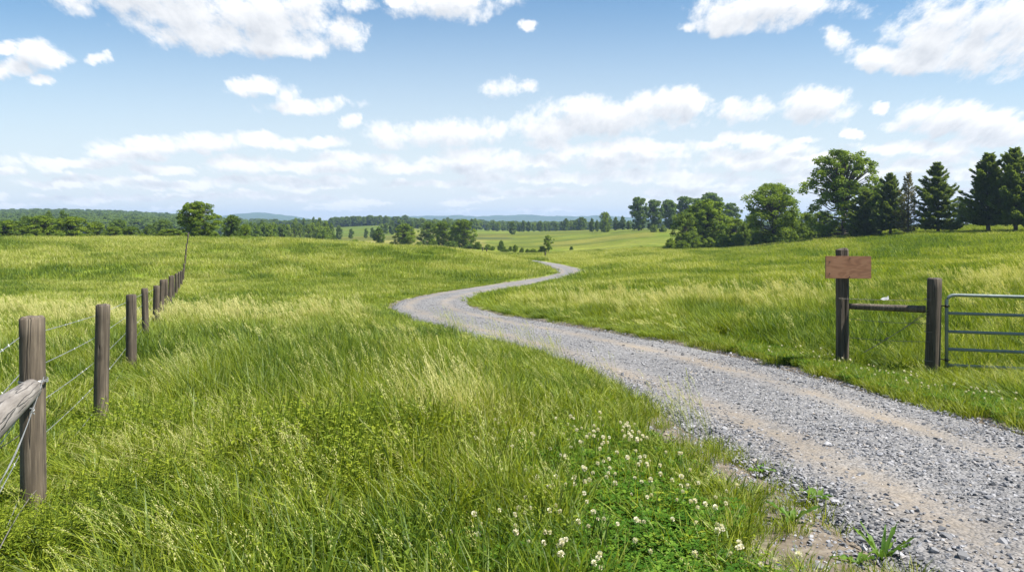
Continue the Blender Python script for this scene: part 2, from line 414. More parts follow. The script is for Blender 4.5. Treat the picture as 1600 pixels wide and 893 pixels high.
def hill_mat():
    m, nt, nd, lk = newmat('wooded_hill')
    tc = N(nt, 'ShaderNodeTexCoord')
    f = noise(nt, mapping(nt, tc.outputs['Object'], (0.012, 0.012, 0.03)), 1.0, 6, 0.6)
    c = ramp(nt, f, [(0.35, (0.025, 0.05, 0.016)), (0.65, (0.05, 0.085, 0.025))])
    b = N(nt, 'ShaderNodeBsdfPrincipled', ins={'Roughness': 1.0}); lk.new(c, b.inputs['Base Color']); b.inputs['Specular IOR Level'].default_value = 0
    o = N(nt, 'ShaderNodeOutputMaterial'); lk.new(b.outputs[0], o.inputs[0]); return m
M_HILL = hill_mat()

# ------------------------------------------------------------------ ground
def build_ground():
    ds = list(np.arange(-45, 0, 3.0)) + list(np.arange(0, 3.0, 0.15))
    d = 3.0
    while d < 7500: ds.append(d); d *= 1.0175
    ds = np.array(ds)
    inner = np.linspace(-0.82, 0.82, 300)
    outer = np.array([0.9, 1.0, 1.15, 1.3])
    ts = np.r_[-outer[::-1], inner, outer]
    s = np.where(ds > 5, ds + 3, np.where(ds < 0, 8 - ds, 8))
    Y, T = np.meshgrid(ds, ts, indexing='ij')
    X = T * s[:, None]
    rd, sg = road_dist(X, Y); rd = rd.reshape(X.shape)
    Z = ground_z(X, Y, rd)
    ny, nx = X.shape
    me = bpy.data.meshes.new('ground')
    i = np.arange(ny - 1)[:, None] * nx + np.arange(nx - 1)[None, :]
    q = np.stack([i, i + 1, i + nx + 1, i + nx], -1).reshape(-1, 4)
    me.vertices.add(nx * ny); me.vertices.foreach_set('co', np.stack([X, Y, Z], -1).astype(np.float32).ravel())
    me.loops.add(q.size); me.loops.foreach_set('vertex_index', q.ravel().astype(np.int32))
    me.polygons.add(len(q)); me.polygons.foreach_set('loop_start', (np.arange(len(q)) * 4).astype(np.int32))
    me.update(calc_edges=True)
    me.polygons.foreach_set('use_smooth', np.ones(len(q), bool))
    # ground colour by field
    t = dryness(X, Y)[..., None]
    px = CX + F * X / np.maximum(Y, 4.5); D = np.maximum(Y, 1)
    lush = np.array([0.15, 0.212, 0.016]); straw = np.array([0.28, 0.30, 0.05])
    A = lush * (1 - t) + straw * t
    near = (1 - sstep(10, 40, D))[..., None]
    A = A * (1 - 0.55 * near)                                    # ground colour darker at close range
    A = A * (1 - .42 * sstep(185, 235, D))[..., None]            # darkened past the last tufts, standing in for blade self-shading
    def field(mask, c):
        nonlocal A
        A = A * (1 - mask[..., None]) + np.array(c) * mask[..., None]
    w = (fbm(X / 40, Y / 60, 77, 2) - 0.5) * 50
    box = lambda p0, p1, d0, d1: sstep(p0 - 8, p0 + 8, px + w * .2) * (1 - sstep(p1 - 8, p1 + 8, px + w * .2)) * sstep(d0 * .96, d0 * 1.02, D + w * .3) * (1 - sstep(d1 * .98, d1 * 1.04, D + w * .3))
    field(box(420, 760, 330, 460) * .8, (0.19, 0.175, 0.05))
    field(box(420, 800, 460, 580), (0.115, 0.125, 0.02))
    field(box(500, 620, 580, 860), (0.085, 0.12, 0.014))
    field(box(740, 850, 480, 505), (0.06, 0.075, 0.022))
    field(box(850, 1020, 330, 390) * .7, (0.145, 0.142, 0.028))
    field(box(800, 1100, 395, 640), (0.10, 0.125, 0.014))
    field(box(1090, 1320, 60, 92) * .5, (0.21, 0.245, 0.03))
    field(box(960, 1040, 205, 240) * .7, (0.15, 0.21, 0.014))
    A = A * (1 + (.75 * (fbm(X / 70, Y / 30, 141, 4) - .5) * 2 * sstep(170, 240, D) * .6))[..., None] + np.array([.05, .03, 0]) * (np.clip(fbm(X / 90, Y / 34, 151, 3) - .5, 0, 1) * 2 * sstep(170, 240, D))[..., None]
    wood = np.maximum(sstep(140, 165, D) * (1 - sstep(400, 440, px)), sstep(880, 980, D))
    field(wood, (0.045, 0.075, 0.022))
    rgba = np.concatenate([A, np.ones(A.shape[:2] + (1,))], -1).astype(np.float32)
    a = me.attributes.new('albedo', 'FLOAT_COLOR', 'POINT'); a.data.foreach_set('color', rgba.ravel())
    e = rd - RW + (fbm(X / .5, Y / .5, 9, 3) - .5) * .7
    soil = (1 - sstep(0.0, 0.4, e)) * np.where(D < 70, 1, 0.6)
    side = sg.reshape(X.shape) < 0
    patch = (1 - sstep(0.35, 1.15, e + (fbm(X / .35, Y / .35, 19, 3) - .5) * .9)) * np.where(side & (D < 9.5), 1, 0)
    soil = np.maximum(soil, patch)
    a = me.attributes.new('soil', 'FLOAT', 'POINT'); a.data.foreach_set('value', soil.astype(np.float32).ravel())
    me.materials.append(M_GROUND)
    o = bpy.data.objects.new('ground', me); COL.objects.link(o)
    tag(o, 'rolling green and straw coloured pasture land', kind='structure')
build_ground()

def build_road():
    n = len(RCL); us = np.linspace(-1, 1, 17)
    X = np.zeros((n, 17)); Y = np.zeros((n, 17)); Z = np.zeros((n, 17))
    for j, u in enumerate(us):
        w = RW * (1 + 0.05 * (vnoise(RT * .5, RT * 0 + (3 if u > 0 else 8), 5) - .5) + 0.07 * (vnoise(RT * 2.1, RT * 0 + (3 if u > 0 else 8), 6) - .5)) + 0.06
        X[:, j] = RCL[:, 0] + RNRM[:, 0] * u * w; Y[:, j] = RCL[:, 1] + RNRM[:, 1] * u * w
        rut = -0.02 * math.exp(-((abs(u) - .45) / .16) ** 2)
        Z[:, j] = CZ - drop(X[:, j], Y[:, j]) + 0.025 * (1 - u * u) + rut + (fbm(X[:, j] * 2.2, Y[:, j] * 2.2, 44, 3) - .5) * .03
        if j in (0, 16): Z[:, j] -= 0.22
        if j in (1, 15): Z[:, j] -= 0.02
    mb = MB()
    nx = 17
    verts = np.stack([X, Y, Z], -1).reshape(-1, 3)
    faces = [(i * nx + j, i * nx + j + 1, (i + 1) * nx + j + 1, (i + 1) * nx + j) for i in range(n - 1) for j in range(nx - 1)]
    mb.add(list(verts), faces, 0, across=np.tile(us, n), along=np.repeat(RT, nx))
    o = mb.build('road', M_ROAD, smooth=True)
    tag(o, 'grey gravel lane curving through the meadow', kind='structure')
build_road()

# ------------------------------------------------------------------ scattered vegetation and stones
def scatter(name, protos, P, idx, rot, scl, tone, label, cat, kind='stuff'):
    c = bpy.data.collections.new(name + '_kinds')
    for i, o in enumerate(protos):
        o.name = '%s_kind_%02d' % (name, i); c.objects.link(o)
    me = bpy.data.meshes.new(name); n = len(P)
    me.vertices.add(n); me.vertices.foreach_set('co', np.asarray(P, np.float32).ravel())
    a = me.attributes.new('pick', 'INT', 'POINT'); a.data.foreach_set('value', np.asarray(idx, np.int32))
    a = me.attributes.new('turn', 'FLOAT_VECTOR', 'POINT'); a.data.foreach_set('vector', np.asarray(rot, np.float32).ravel())
    a = me.attributes.new('size', 'FLOAT_VECTOR', 'POINT'); a.data.foreach_set('vector', np.asarray(scl, np.float32).ravel())
    a = me.attributes.new('tone', 'FLOAT', 'POINT'); a.data.foreach_set('value', np.asarray(tone, np.float32))
    ob = bpy.data.objects.new(name, me); COL.objects.link(ob)
    g = bpy.data.node_groups.new(name + '_scatter', 'GeometryNodeTree')
    g.interface.new_socket('Geometry', in_out='INPUT', socket_type='NodeSocketGeometry')
    g.interface.new_socket('Geometry', in_out='OUTPUT', socket_type='NodeSocketGeometry')
    gi = g.nodes.new('NodeGroupInput'); go = g.nodes.new('NodeGroupOutput')
    ci = g.nodes.new('GeometryNodeCollectionInfo'); ci.inputs['Collection'].default_value = c
    ci.inputs['Separate Children'].default_value = True; ci.inputs['Reset Children'].default_value = True
    ip = g.nodes.new('GeometryNodeInstanceOnPoints'); ip.inputs['Pick Instance'].default_value = True
    def na(nm, ty):
        x = g.nodes.new('GeometryNodeInputNamedAttribute'); x.data_type = ty; x.inputs['Name'].default_value = nm
        return [s for s in x.outputs if s.enabled and s.name == 'Attribute'][0]
    L = g.links.new
    L(gi.outputs[0], ip.inputs['Points']); L(ci.outputs[0], ip.inputs['Instance'])
    L(na('pick', 'INT'), ip.inputs['Instance Index']); L(na('turn', 'FLOAT_VECTOR'), ip.inputs['Rotation']); L(na('size', 'FLOAT_VECTOR'), ip.inputs['Scale'])
    L(ip.outputs[0], go.inputs[0])
    md = ob.modifiers.new('scatter', 'NODES'); md.node_group = g
    tag(ob, label, cat, kind=kind)
    return ob

WIND = Vector((-1.0, 0.15, 0))
def blade(mb, x, y, h, w, lean, az, rnd, droop=0.5, segs=3, facing=None):
    """one tapering, bending blade"""
    dirv = Vector((math.cos(az), math.sin(az), 0))
    fa = rnd.uniform(0, math.tau) if facing is None else facing
    side = Vector((math.cos(fa), math.sin(fa), 0))
    vs = []
    for i in range(segs):
        t = i / segs
        p = Vector((x, y, 0)) + dirv * (lean * h * t ** 2) + Vector((0, 0, h * (t - droop * 0.35 * lean * t * t)))
        ww = w * (0.75 + 0.5 * t if t < .5 else 1.0 * (1.25 - .6 * t)) * 0.5
        vs += [p - side * ww, p + side * ww]
    p = Vector((x, y, 0)) + dirv * (lean * h) + Vector((0, 0, h * (1 - droop * 0.35 * lean)))
    vs.append(p)
    fs = [(2 * i, 2 * i + 1, 2 * i + 3, 2 * i + 2) for i in range(segs - 1)] + [(2 * segs - 2, 2 * segs - 1, 2 * segs)]
    mb.add(vs, fs, 0, tint=rnd.random(), dry=rnd.random())

def tuft(seed, n, rad, h0, h1, w0, w1, leanmax=0.8, wind=0.10):
    r = random.Random(seed); mb = MB()
    for _ in range(n):
        a = r.uniform(0, math.tau); q = rad * math.sqrt(r.random())
        x, y = q * math.cos(a), q * math.sin(a)
        az = a + r.uniform(-1, 1); ln = r.uniform(0.1, leanmax)
        v = Vector((math.cos(az), math.sin(az), 0)) * ln + WIND * wind
        blade(mb, x, y, r.uniform(h0, h1) * (0.65 + 0.35 * r.random()), r.uniform(w0, w1), v.length, math.atan2(v.y, v.x), r, droop=r.uniform(.3, 1.2))
    return mb.build('t', M_GRASS, link=False)

def seedhead_tuft(seed, n, rad, h0, h1, fat=1.0):
    r = random.Random(seed); mb = MB()
    for _ in range(n):
        a = r.uniform(0, math.tau); q = rad * math.sqrt(r.random())
        b = Vector((q * math.cos(a), q * math.sin(a), 0)); h = r.uniform(h0, h1)
        ln = r.uniform(.12, .5); az = math.pi + r.uniform(-.9, .7)
        dv = Vector((math.cos(az), math.sin(az), 0))
        P = lambda t: b + dv * (ln * h * t ** 2.2) + Vector((0, 0, h * (t - .18 * ln * t * t)))
        td = r.uniform(.2, .9); 
        fa = r.uniform(0, math.tau); sd = Vector((math.cos(fa), math.sin(fa), 0)) * 0.0014 * fat
        vs = []
        for i in range(5):
            p = P(i / 4); vs += [p - sd, p + sd]
        mb.add(vs, [(2 * i, 2 * i + 1, 2 * i + 3, 2 * i + 2) for i in range(4)], 0, tint=td, dry=.78 + .12 * r.random())
        kind = r.random()
        L = r.uniform(.07, .15); k = int(14 + 18 * (kind > .5))
        for j in range(k):                          # spikelets of the panicle
            t = 1 - (L / h) * j / k
            p = P(t); spread = (.004 if kind <= .5 else .004 + .022 * (j / k) * (1 - j / k) * 2.2) * fat
            an = r.uniform(0, math.tau); o = Vector((math.cos(an), math.sin(an), r.uniform(0, .8))) * spread
            c = p + o; ax = Vector((dv.x * .6 + r.uniform(-.3, .3), dv.y * .6 + r.uniform(-.3, .3), .8)).normalized() * r.uniform(.004, .008) * fat
            s2 = Vector((math.cos(an + 1.5), math.sin(an + 1.5), .2)) * .0019 * fat
            mb.add([c - ax, c - s2, c + ax, c + s2], [(0, 1, 2, 3)], 0, tint=.9, dry=.97 + .2 * r.random())
    return mb.build('t', M_GRASS, link=False)

def leafweed(seed, n, h0, h1):
    r = random.Random(seed); mb = MB()
    for _ in range(n):
        a = r.uniform(0, math.tau); b = Vector((r.uniform(-.08, .08), r.uniform(-.08, .08), 0)); h = r.uniform(h0, h1)
        dv = Vector((math.cos(a), math.sin(a), 0)) * r.uniform(.05, .25)
        P = lambda t: b + dv * h * t * t + Vector((0, 0, h * t))
        vs = []
        for i in range(4):
            p = P(i / 3); vs += [p + Vector((.002, 0, 0)), p - Vector((.002, 0, 0))]
        tn = .25 + r.random() * .5
        mb.add(vs, [(2 * i, 2 * i + 1, 2 * i + 3, 2 * i + 2) for i in range(3)], 0, tint=tn, dry=0.0)
        k = r.randint(6, 11)
        for j in range(k):
            t = .2 + .8 * j / k; p = P(t); an = j * 2.4 + r.uniform(-.4, .4)
            L = r.uniform(.035, .075) * (1.15 - .6 * t); W = L * r.uniform(.28, .42)
            d = Vector((math.cos(an), math.sin(an), r.uniform(.1, .7))).normalized(); s = d.cross(Vector((0, 0, 1))).normalized() * W * .5
            m1 = p + d * L * .45; tip = p + d * L + Vector((0, 0, -L * .2))
            up = Vector((0, 0, -W * .15))
            mb.add([p, m1 - s, m1 + up, m1 + s, tip], [(0, 1, 2), (0, 2, 3), (1, 4, 2), (2, 4, 3)], 0, tint=min(1, tn + r.random() * .4), dry=0.0)
    return mb.build('t', M_GRASS, link=False)

def clover_patch(seed, n, rad):
    r = random.Random(seed); mb = MB()
    for _ in range(n):
        a = r.uniform(0, math.tau); q = rad * math.sqrt(r.random()); h = r.uniform(.03, .10)
        b = Vector((q * math.cos(a), q * math.sin(a), 0)); t = b + Vector((r.uniform(-.03, .03), r.uniform(-.03, .03), h))
        tn = r.random()
        mb.add([b, b + Vector((.002, 0, 0)), t], [(0, 1, 2)], 0, tint=tn * .5)
        a0 = r.uniform(0, 2); L = r.uniform(.011, .019); tilt = Vector((r.uniform(-.35, .35), r.uniform(-.35, .35), 1)).normalized()
        for k in range(3):
            an = a0 + k * 2.094
            d = Vector((math.cos(an), math.sin(an), 0)); d = (d - tilt * d.dot(tilt)).normalized(); s = tilt.cross(d)
            c = t + d * L * .75
            up = tilt * L * .22
            mb.add([t, c - s * L * .5 + up * .6, t + d * L * 1.3 - s * L * .25 + up, t + d * L * 1.2 + up * .6, t + d * L * 1.3 + s * L * .25 + up, c + s * L * .5 + up * .6],
                   [(0, 1, 2, 3), (0, 3, 4, 5)], 0, tint=min(1, max(0, tn + r.uniform(-.2, .25))))
    return mb.build('t', M_CLOVER, link=False)

TALL = [tuft(100 + i, 40, .11, .24, .52, .0036, .0095) for i in range(6)]
SEED = [seedhead_tuft(200 + i, 9, .13, .42, .74) for i in range(4)]
WEED = [leafweed(300 + i, 4, .22, .42) for i in range(4)]
SHORT = [tuft(400 + i, 46, .09, .07, .19, .003, .0055, .8, .1) for i in range(3)]
WIDE = [tuft(450 + i, 12, .07, .28, .52, .010, .018, 1.1, .05) for i in range(3)]
MIDC = [tuft(500 + i, 90, .27, .26, .52, .007, .012, .7, .15) for i in range(4)]
MIDS = [seedhead_tuft(550 + i, 18, .3, .42, .70, 2.0) for i in range(3)]
FARC = [tuft(600 + i, 90, .7, .22, .48, .016, .03, .7, .15) for i in range(3)]
FARS = [tuft(650 + i, 70, .7, .35, .6, .012, .02, .5, .5) for i in range(2)]
KINDS = TALL + SEED + WEED + SHORT + WIDE + MIDC + MIDS + FARC + FARS
OFF = {}; _c = 0
for nm, l in (('TALL', TALL), ('SEED', SEED), ('WEED', WEED), ('SHORT', SHORT), ('WIDE', WIDE), ('MIDC', MIDC), ('MIDS', MIDS), ('FARC', FARC), ('FARS', FARS)):
    OFF[nm] = (_c, len(l)); _c += len(l)

def ring(d0, d1, dens, spread=0.86, pad=3.0):
    area = spread * (d1 ** 2 - d0 ** 2) + 2 * pad * (d1 - d0)
    n = int(area * dens)
    d = np.sqrt(RNG.uniform(d0 ** 2, d1 ** 2, n)); x = RNG.uniform(-1, 1, n) * (spread * d + pad)
    return x, d

def verge_shift(y, sg): return .28 * (sg < 0) * (1 - sstep(6.2, 9.5, y))
def in_clover(x, y):
    rd, sg = road_dist(x, y)
    e = rd - RW - verge_shift(y, sg)
    # low trefoil patch on the near verge and a strip along the far verge
    a = (sg < 0) * sstep(0.22, 0.5, e + (fbm(x / .4, y / .4, 64, 3) - .5) * .6) * (1 - sstep(0.7, 2.1, e + (fbm(x / .6, y / .6, 61, 3) - .5) * 1.5)) * (1 - sstep(6.4, 8.0, y + (fbm(x, y, 62, 2) - .5) * 2))
    b = (sg > 0) * sstep(0.1, 0.3, e) * (1 - sstep(0.7, 1.3, e + (fbm(x / .6, y / .6, 63, 3) - .5))) * (1 - sstep(14, 18, y))
    return np.maximum(a, b), rd, sg

GP, GI, GR, GS, GT = [], [], [], [], []
def put(x, y, kind, size, tone, zs=None, sink=0.0):
    n = len(x)
    if n == 0: return
    o, k = OFF[kind]
    z = ground_z(x, y) - sink
    GP.append(np.stack([x, y, z], 1)); GI.append(o + RNG.integers(0, k, n))
    GR.append(np.stack([RNG.normal(0, .06, n), RNG.normal(0, .06, n), RNG.uniform(-.7, .7, n) + (RNG.random(n) < .5) * 0.0], 1))
    sz = np.broadcast_to(np.asarray(size, float), (n,)); hz = sz if zs is None else sz * zs
    GS.append(np.stack([sz, sz, hz], 1)); GT.append(np.broadcast_to(np.asarray(tone, float), (n,)))

def meadow(d0, d1, dens, kinds, verge=0.25):
    x, y = ring(d0, d1, dens)
    cl, rd, sg = in_clover(x, y)
    e = rd - RW - verge_shift(y, sg)
    edge = e + (fbm(x / .5, y / .5, 9, 3) - .5) * .7
    keep = (edge > verge) & (((x + 1.0) / .30) ** 2 + ((y - 5.62) / .22) ** 2 > 1)
    x, y, cl, e, sg = x[keep], y[keep], cl[keep], e[keep], sg[keep]
    hmul = 0.42 + 0.58 * sstep(0.2, 2.2, e)
    hmul *= 0.60 + 0.8 * fbm(x / 1.3, y / 1.3, 91, 3)
    t = np.clip(dryness(x, y) + RNG.normal(0, .10, len(x)), 0, 1)
    t = t * sstep(0.3, 2.6, e)                         # greener near the lane
    t = t * (.62 + .38 * sstep(9, 22, y))
    t = t + .18 * sstep(50, 80, y)
    fx = -3.07 - .405 * (y - 5.1); hmul *= 1 - .66 * np.exp(-((x - fx) / .8) ** 2) * (1 - sstep(9, 16, y))
    hmul *= 1 - .5 * sstep(4.9, 5.6, x) * np.exp(-((y - 11.6) / 1.1) ** 2)
    t = np.clip(t + .8 * np.exp(-((x - 4.2) / 1.0) ** 2 - ((y - 14.0) / 1.4) ** 2) + .5 * np.exp(-((x + .6) / 1.0) ** 2 - ((y - 7.0) / 1.2) ** 2), 0, 1)
    sc_ = 1 + .05 * y
    dark = .75 * sstep(.50, .64, fbm(x / (.9 * sc_), y / (.55 * sc_), 171, 4)) * (1 - .35 * sstep(.5, .9, t)) * RNG.uniform(.5, 1, len(x))
    u = RNG.random(len(x))
    drop_out = (RNG.random(len(x)) > cl * 0.88) & (RNG.random(len(x)) < .30 + .7 * sstep(.30, .46, fbm(x / .45, y / .45, 121, 3)))
    lo = 0
    for kind, frac, sz, dr in kinds:
        p = frac if not callable(frac) else frac(t)
        sel = (u >= lo) & (u < lo + p) & drop_out if not callable(frac) else None
        if callable(frac):
            sel = (RNG.random(len(x)) < p) & drop_out
        else: lo += p
        s = sz * RNG.uniform(.8, 1.25, sel.sum())
        put(x[sel], y[sel], kind, s, np.clip(t[sel] + dr, 0, 1) - dark[sel], hmul[sel])
seedp = lambda k: (lambda t: k * (.14 + .86 * sstep(.4, .95, t)))
meadow(1.6, 7, 105, [('TALL', .70, 1.0, 0), ('WEED', .16, 1.05, -.2), ('WIDE', .14, 1.0, -.1), ('SEED', seedp(.34), 1.0, .1)])
meadow(7, 14, 62, [('TALL', .82, 1.1, 0), ('WEED', .09, 1.1, -.2), ('WIDE', .09, 1.0, -.1), ('SEED', seedp(.36), 1.05, .1)])
meadow(14, 31, 17, [('MIDC', .97, 1.0, 0), ('MIDS', seedp(.3), 1.0, .1)])
meadow(31, 72, 4.2, [('FARC', .97, .9, 0), ('FARS', seedp(.22), 1.0, .05)], .4)
meadow(72, 215, 1.0, [('FARC', .97, 1.5, 0), ('FARS', seedp(.2), 1.6, .05)], .3)
# short turf along both edges of the lane
x, y = ring(1.8, 16, 150, .86, 3)
rd, sg = road_dist(x, y); e = rd - RW - verge_shift(y, sg) + (fbm(x / .5, y / .5, 9, 3) - .5) * .7
sel = (e > -.02) & (e < .75) & (RNG.random(len(x)) < .55 + .45 * sstep(.0, .4, e))
bare = (sg < 0) & (y < 9.5) & (e < .75) & (fbm(x / .35, y / .35, 19, 3) < .57)
sel &= ~bare
sel &= ~((sg < 0) & (y < 7.5) & (e < .25) & (RNG.random(len(x)) < .6))
put(x[sel], y[sel], 'SHORT', RNG.uniform(.8, 1.5, sel.sum()), RNG.uniform(0, .55, sel.sum()))
x, y = ring(16, 70, 9, .86, 3)
rd, sg = road_dist(x, y); e = rd - RW + (fbm(x / .5, y / .5, 9, 3) - .5) * .5
sel = (e > .05) & (e < 1.0)
put(x[sel], y[sel], 'MIDC', RNG.uniform(.4, .7, sel.sum()), RNG.uniform(0, .4, sel.sum()), .6)
x, y = ring(2, 9, 30, .86, 3); cl, rd, sg = in_clover(x, y); sel = cl > .3
put(x[sel], y[sel], 'SHORT', RNG.uniform(.8, 1.7, sel.sum()), RNG.uniform(0, .4, sel.sum()))
for wx, wy, wr, wn, ws in ((-1.45, 6.3, .55, 90, 1.35), (-1.0, 5.3, .4, 50, 1.25), (-2.75, 4.35, .35, 60, .8), (-2.3, 5.2, .4, 50, .9), (-.6, 6.6, .4, 40, 1.1), (-3.2, 7.2, .6, 60, 1.2)):
    x = wx + RNG.normal(0, wr * .6, wn); y = wy + RNG.normal(0, wr * .6, wn)
    put(x, y, 'WEED', RNG.uniform(.8, 1.2, wn) * ws, RNG.uniform(0, .3, wn))
x, y = ring(6, 20, 9, .86, 3); rd, sg = road_dist(x, y); e = rd - RW
sel = (sg < 0) & (e > .08) & (e < .5)
put(x[sel], y[sel], 'SEED', RNG.uniform(.7, 1.05, sel.sum()), .2)
# a few sprigs in the bare strip and on the gravel edge
x, y = ring(2.5, 9, 70, .86, 3); rd, sg = road_dist(x, y); e = rd - RW
sel = (sg < 0) & (e > -.5) & (e < .8) & (fbm(x / .3, y / .3, 71, 2) > .58)
put(x[sel], y[sel], 'SHORT', RNG.uniform(.5, 1.1, sel.sum()), RNG.uniform(0, .5, sel.sum()))
scatter('grass', KINDS, np.concatenate(GP), np.concatenate(GI), np.concatenate(GR), np.concatenate(GS), np.concatenate(GT),
        'tall uncut meadow grass, green with straw seed heads', 'grass')

# clover ground cover
x, y = ring(1.8, 16, 260, .86, 3); cl, rd, sg = in_clover(x, y)
sel = RNG.random(len(x)) < cl
x, y = x[sel], y[sel]
CLP = [clover_patch(700 + i, 26, .09) for i in range(4)]
n = len(x)
scatter('clover', CLP, np.stack([x, y, ground_z(x, y)], 1), RNG.integers(0, 4, n), np.stack([np.zeros(n), np.zeros(n), RNG.uniform(0, 6.28, n)], 1),
        RNG.uniform(.8, 1.3, n)[:, None] * np.ones(3), RNG.random(n), 'dark green clover leaves carpeting the lane verges', 'clover')

# stones on the lane
def stone(seed):
    r = random.Random(seed); bm = bmesh.new()
    fl = r.uniform(.28, .6)
    for _ in range(13):
        v = Vector((r.gauss(0, 1), r.gauss(0, 1), r.gauss(0, 1))).normalized()
        bm.verts.new((v.x * r.uniform(.7, 1), v.y * r.uniform(.5, .8), v.z * fl))
    ret = bmesh.ops.convex_hull(bm, input=bm.verts)
    bmesh.ops.delete(bm, geom=[g for g in ret['geom_interior'] if isinstance(g, bmesh.types.BMVert)], context='VERTS')
    me = bpy.data.meshes.new('t'); bm.to_mesh(me); bm.free(); me.materials.append(M_STONE)
    return bpy.data.objects.new('t', me)
def stones():
    P, sc, tn = [], [], []
    for d0, d1, dens, s0, s1 in ((2, 8, 1150, .006, .029), (8, 14, 560, .009, .027), (14, 26, 170, .012, .030), (26, 45, 40, .018, .035)):
        x, y = ring(d0, d1, dens, .86, 2); rd, sg = road_dist(x, y)
        s = sg * rd / RW
        trk = np.exp(-((np.abs(s + .07) - .45) / .14) ** 2) * sstep(.35, .6, fbm(x * .9, y * .9, 83, 3) + .15)
        k = (rd < RW + (.56 + 1.3 * verge_shift(y, sg)) * RNG.random(len(x)) ** 1.3) & (RNG.random(len(x)) > .90 * trk) & (RNG.random(len(x)) < .35 + .9 * fbm(x * 1.3, y * 1.3, 84, 3))
        x, y, s = x[k], y[k], s[k]
        z = np.where(np.abs(s) < 1, CZ - drop(x, y) + 0.025 * (1 - s * s) - .02 * np.exp(-((np.abs(s) - .45) / .16) ** 2) + (fbm(x * 2.2, y * 2.2, 44, 3) - .5) * .03, ground_z(x, y))
        q = s0 + (s1 - s0) * RNG.random(len(x)) ** 2.2
        big = RNG.random(len(x)) < .03; q = np.where(big, q * 1.5 + .008, q)
        P.append(np.stack([x, y, z + q * .12], 1)); sc.append(q); tn.append(RNG.random(len(x)))
    P = np.concatenate(P); sc = np.concatenate(sc); tn = np.concatenate(tn); n = len(P)
    rot = np.stack([RNG.normal(0, .25, n), RNG.normal(0, .25, n), RNG.uniform(0, 6.28, n)], 1)
    scatter('gravel', [stone(800 + i) for i in range(8)], P, RNG.integers(0, 8, n), rot, sc[:, None] * np.ones(3), tn,
            'loose grey slate chips on the gravel lane', 'gravel')
stones()

# clover flower heads (each a thing)
M_PETAL = simple_ramp('clover_petals', [(0, (0.42, 0.30, 0.18)), (0.3, (0.66, 0.60, 0.44)), (1, (0.80, 0.77, 0.62))], .3)
M_STEM = simple_ramp('flower_stems', [(0, (0.06, 0.13, 0.02)), (1, (0.09, 0.17, 0.03))], .2)
def clover_flower(seed):
    r = random.Random(seed); hd = MB(); R = r.uniform(.0078, .0105); H = r.uniform(.15, .21)
    for _ in range(70):
        v = Vector((r.gauss(0, 1), r.gauss(0, 1), r.gauss(0, 1))).normalized()
        if v.z < -.75: continue
        c = v * R * .62; d = (v + Vector((0, 0, .5 if v.z > -.2 else -.4))).normalized()
        s = d.cross(Vector((r.random(), r.random(), r.random() + .1))).normalized() * R * .2
        tip = c + d * R * .62
        hd.add([c - s * .6, c + s * .6, tip + s, tip + d * R * .15, tip - s], [(0, 1, 2, 3, 4)], 0, tint=min(1, max(0, .62 + .5 * v.z + r.uniform(-.2, .2))))
    st = MB(); bend = r.uniform(-.02, .02)
    tube(st, [(bend, 0, -H), (bend * .3, .003, -H * .5), (0, 0, -R * .4)], .0011, 4, tint=.5)
    return hd.mesh('flower_head', M_PETAL), st.mesh('stem', M_STEM), H
FL = [clover_flower(900 + i) for i in range(4)]
def flowers(cnt, cond, label, group, y0, y1):
    k = 0
    while k < cnt:
        x, y = ring(y0, y1, 12, .80, 1.0); cl, rd, sg = in_clover(x, y)
        dens = fbm(x / .28, y / .28, 66, 2)
        ok = (cl > .25) & cond(x, y, sg, rd) & (RNG.random(len(x)) < (.12 + .88 * sstep(.3, .62, dens)))
        px = CX + F * x / y
        ok &= (px < 1640)
        for a, b in zip(x[ok], y[ok]):
            if k >= cnt: break
            hm, sm, H = FL[R_.randrange(4)]; s = R_.uniform(.85, 1.3)
            e = empty('clover_flower', (a, b, gz(a, b) + H * s), R_.uniform(0, 6.28)); e.scale = (s, s, s)
            e.rotation_euler = (R_.uniform(-.15, .15), R_.uniform(-.15, .15), R_.uniform(0, 6.28))
            tag(e, label, 'flower', group)
            for nm, me in (('flower_head', hm), ('stem', sm)):
                c = bpy.data.objects.new(nm, me); COL.objects.link(c); c.parent = e
            k += 1
flowers(218, lambda x, y, sg, rd: (sg < 0), 'small white clover flower in the dark green patch beside the near edge of the lane', 'white clover flowers on the near verge', 3.6, 8.6)
flowers(80, lambda x, y, sg, rd: (sg > 0), 'small white clover flower in the verge in front of the sign and gate', 'white clover flowers on the far verge', 7.5, 14)

